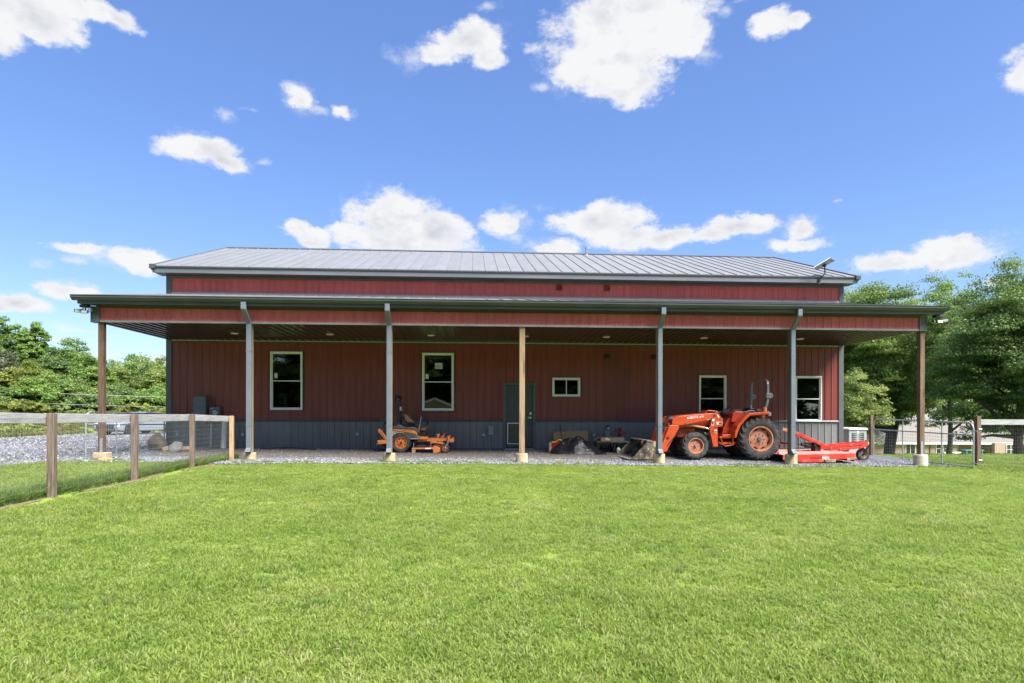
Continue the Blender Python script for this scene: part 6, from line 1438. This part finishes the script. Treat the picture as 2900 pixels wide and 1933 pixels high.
def clump(seed, nb, h, spread, width=.0042, lean=.9):
    rng = np.random.RandomState(seed); mb = MB()
    for i in range(nb):
        a = rng.rand()*6.28; r = spread*math.sqrt(rng.rand()); px_, py_ = r*math.cos(a), r*math.sin(a); d = rng.rand()*6.28
        hh = h*(.55 + .65*rng.rand()); ln = hh*lean*(.25 + rng.rand()); w = width*(.7 + .7*rng.rand()); dx, dy = math.cos(d), math.sin(d); sx, sy = -dy*w, dx*w
        tw = rng.randn()*.3
        q = []
        for t, ww in ((0, 1.0), (.45, .9), (.8, .6)):
            cx, cy, cz = px_ + dx*ln*t*t, py_ + dy*ln*t*t, hh*(t - .22*t*t*lean)
            q += [(cx - sx*ww, cy - sy*ww, cz + w*tw*t), (cx + sx*ww, cy + sy*ww, cz - w*tw*t)]
        q.append((px_ + dx*ln, py_ + dy*ln, hh*(1 - .22*lean)))
        mb.add(q, [(0,1,3,2), (2,3,5,4), (4,5,6)])
    return mb.mesh('clump', recalc=False)
rng = np.random.RandomState(5)
def band(d0, d1, dens, extra=1.4):
    A = .86*(d1*d1 - d0*d0) + 2*extra*(d1 - d0); n = int(A*dens)
    d = np.sqrt(rng.rand(n)*(d1*d1 - d0*d0) + d0*d0); lat = (rng.rand(n)*2 - 1)*(.86*d + extra)
    p = CAM[None, :2] + d[:, None]*fw[None, :2] + lat[:, None]*_r[None, :2]
    return p
pts = np.concatenate([band(1.7, 4.5, 620), band(4.5, 8, 360), band(8, 12, 230), band(12, 18.5, 160, 2.5)])
fyv = np.interp(pts[:, 0], gfx, gfy); edge = .16*np.sin(pts[:, 0]*3.1) + .10*np.sin(pts[:, 0]*7.7 + 1) + .22*(rng.rand(len(pts)) - .5)
keep = (pts[:, 1] < fyv - .02 + edge) & (pts[:, 0] < 20)
fxv = np.interp(pts[:, 1], [-14, FP[0][1], FP[1][1], FP[2][1], FP[3][1]], [FP[0][0]+.1, FP[0][0], FP[1][0], FP[2][0], FP[3][0]]) + .05
off = np.abs(pts[:, 0] - fxv); keep &= ~((off < .17*(.5 + rng.rand(len(pts)))) & (pts[:, 1] > -14))
pts = pts[keep]; n = len(pts); fxv = fxv[keep]
left = pts[:, 0] < fxv
z = np.array([hgt(a, b_) for a, b_ in pts])
sc_ = np.where(left, 1.15, .95)*(.65 + .6*rng.rand(n)); big = np.array([.95 + .45*mnoise.noise(Vector((a*.9, b_*.9, 2))) + .3*mnoise.noise(Vector((a*3.1, b_*3.1, 5))) for a, b_ in pts])
sv_ = np.stack([sc_*1.15, sc_*1.15, sc_*big], 1)
stripe = np.sign(np.sin((pts[:, 0] + .12*pts[:, 1] + .25*np.sin(pts[:, 1]*.35))*math.pi/1.25))
rot = np.stack([.17*stripe + rng.randn(n)*.12, rng.randn(n)*.12, rng.rand(n)*6.28], 1)
gm_lawn = grass_material('lawn_blades', ((.240, .330, .060), (.300, .378, .082), (.188, .285, .050), (.410, .432, .170)))
gc = proto_collection('lawn_clump', [clump(10 + i, 46, .038, .072, .0029, .70) for i in range(7)], gm_lawn)
scatter('lawn_grass', gc, 7, np.column_stack([pts, z - .004]), rot, sv_, 'short bright green lawn grass')
# longer grass along the fence line and at the gravel edge
t = rng.rand(1500); yy = -13.5 + t*10.3; xx = np.interp(yy, [-14, FP[0][1], FP[1][1], FP[2][1], FP[3][1]], [FP[0][0]+.1, FP[0][0], FP[1][0], FP[2][0], FP[3][0]]) - .12 - .28*rng.rand(1500)**1.5
x2 = rng.rand(900)*23 - 11.5; y2 = np.interp(x2, gfx, gfy) + .06 + .35*(rng.rand(900)**2 - .25)
ok = np.array([mnoise.noise(Vector((a*.55, 3.3, 0))) > .02 for a in x2]); x2, y2 = x2[ok], y2[ok]
for q in PX:
    k = 7; x2 = np.append(x2, q + .22*rng.randn(k)); y2 = np.append(y2, -4.0 - .1*rng.rand(k))
wx, wy = [], []
for k in range(46):
    dd_ = 2.6 + 10*rng.rand(); la_ = (rng.rand()*2 - 1)*.8*dd_; m_ = rng.randint(3, 12); q = CAM[:2] + dd_*fw[:2] + la_*_r[:2]
    wx += list(q[0] + .16*rng.randn(m_)); wy += list(q[1] + .16*rng.randn(m_))
wx, wy = np.array(wx), np.array(wy); ok = wy < np.interp(wx, gfx, gfy) - .3; wx, wy = wx[ok], wy[ok]
XX = np.concatenate([xx, x2, wx]); YY = np.concatenate([yy, y2, wy]); n = len(XX); s_ = np.concatenate([.55 + .75*rng.rand(len(xx)), .35 + .35*rng.rand(len(x2)), .30 + .18*rng.rand(len(wx))])
gm_long = grass_material('long_grass_blades', ((.150, .240, .046), (.190, .280, .062), (.120, .205, .040), (.30, .30, .13)))
gc2 = proto_collection('long_clump', [clump(60 + i, 30, .17, .07, .004, 1.0) for i in range(5)], gm_long)
scatter('long_grass', gc2, 5, np.column_stack([XX, YY, [hgt(a, b_) for a, b_ in zip(XX, YY)]]), np.stack([rng.randn(n)*.15, rng.randn(n)*.15, rng.rand(n)*6.28], 1), np.stack([s_, s_, s_], 1), 'longer tufts of grass along the fence and gravel edge')
# rough grass of the bank and the far right lawn
n = 9000; xb_ = -62 + rng.rand(n)*50; yb_ = 8 + rng.rand(n)*45
dd = np.maximum(-25.5 - xb_, yb_ - 24); ok = (dd > -.1) & (dd < 16); xb_, yb_ = xb_[ok], yb_[ok]
n = len(xb_); s_ = 2.2 + 2.2*rng.rand(n)
gm_bank = grass_material('bank_blades', ((.150, .175, .045), (.200, .185, .075), (.110, .150, .034), (.27, .20, .10)), patch=.25)
gc3 = proto_collection('bank_clump', [clump(90 + i, 26, .075, .085, .0075, 1.1) for i in range(4)], gm_bank)
scatter('bank_grass', gc3, 4, np.column_stack([xb_, yb_, [hgt(a, b_) for a, b_ in zip(xb_, yb_)]]), np.stack([rng.randn(n)*.15, rng.randn(n)*.15, rng.rand(n)*6.28], 1), np.stack([s_, s_, s_*.8], 1), 'rough green and dry grass on the bank at left')
n = 16000; d = 15.5 + rng.rand(n)**1.4*75; lat = d*(.50 + rng.rand(n)*.42)
xr_ = CAM[0] + d*fw[0] + lat*_r[0]; yr_ = CAM[1] + d*fw[1] + lat*_r[1]; ok = (xr_ > 12.1); xr_, yr_, d = xr_[ok], yr_[ok], d[ok]
n = len(xr_); s_ = (.9 + .6*rng.rand(n))*np.clip(d/22, 1, 2.6)
gm_far = grass_material('far_lawn_blades', ((.150, .235, .038), (.195, .270, .050), (.115, .195, .030), (.27, .30, .10)), patch=.2)
gc4 = proto_collection('far_clump', [clump(120 + i, 30, .06, .10, .006, 1.0) for i in range(4)], gm_far)
scatter('right_lawn_grass', gc4, 4, np.column_stack([xr_, yr_, [hgt(a, b_) for a, b_ in zip(xr_, yr_)]]), np.stack([rng.randn(n)*.12, rng.randn(n)*.12, rng.rand(n)*6.28], 1), np.stack([s_*1.4, s_*1.4, s_*.8], 1), 'mown grass falling away behind the right gate')
# gravel stones
m, N, L, b = new_mat('gravel_stone'); oi = N.new('ShaderNodeObjectInfo'); cr = N.new('ShaderNodeValToRGB'); e = cr.color_ramp.elements
e[0].color = (.055, .058, .070, 1); e[1].color = (.36, .375, .41, 1); e[1].position = .97
for p_, c_ in ((.35, (.115, .122, .142)), (.7, (.20, .21, .24)), (.86, (.17, .145, .11))): k = e.new(p_); k.color = (*c_, 1)
L.new(oi.outputs['Random'], cr.inputs[0]); L.new(cr.outputs[0], b.inputs['Base Color']); b.inputs['Roughness'].default_value = .8
def stone(seed):
    bm = bmesh.new(); bmesh.ops.create_icosphere(bm, subdivisions=1, radius=1.0); rs = np.random.RandomState(seed)
    for v in bm.verts: v.co *= .7 + .5*rs.rand()
    for v in bm.verts: v.co.z *= .6; v.co.x *= 1.2
    me = bpy.data.meshes.new('stone'); bm.to_mesh(me); bm.free(); return me
gs = proto_collection('gravel_stone', [stone(i) for i in range(8)], m)
a1 = 30000; xa = -12 + rng.rand(a1)*24.1; ya = np.interp(xa, gfx, gfy) - .12 + 1.45*rng.rand(a1)**1.15
a2 = 26000; xb_ = -25.8 + rng.rand(a2)*15; yb_ = -9 + rng.rand(a2)*13
a3 = 6500; xc = -10.8 + rng.rand(a3)*21.6; yc = -3.0 + rng.rand(a3)*2.9
a4 = 9000; xd_ = -25 + rng.rand(a4)*14; yd_ = 4 + rng.rand(a4)*18
XX = np.concatenate([xa, xb_, xc, xd_]); YY = np.concatenate([ya, yb_, yc, yd_]); s_ = np.concatenate([.012 + .016*rng.rand(a1), .018 + .022*rng.rand(a2), .009 + .014*rng.rand(a3), .025 + .025*rng.rand(a4)])
fyv = np.interp(XX, gfx, gfy); ok = (YY > fyv - .14 - .1*rng.rand(len(XX))) & ~((XX > -10.95) & (YY > -.06))
XX, YY, s_ = XX[ok], YY[ok], s_[ok]; n = len(XX)
scatter('gravel_stones', gs, 8, np.column_stack([XX, YY, np.array([hgt(a, b_) for a, b_ in zip(XX, YY)]) + .022 + s_*.2]), np.stack([rng.randn(n)*.5, rng.randn(n)*.5, rng.rand(n)*6.28], 1), np.stack([s_, s_, s_], 1), 'loose blue grey crushed stones of the drive and porch')
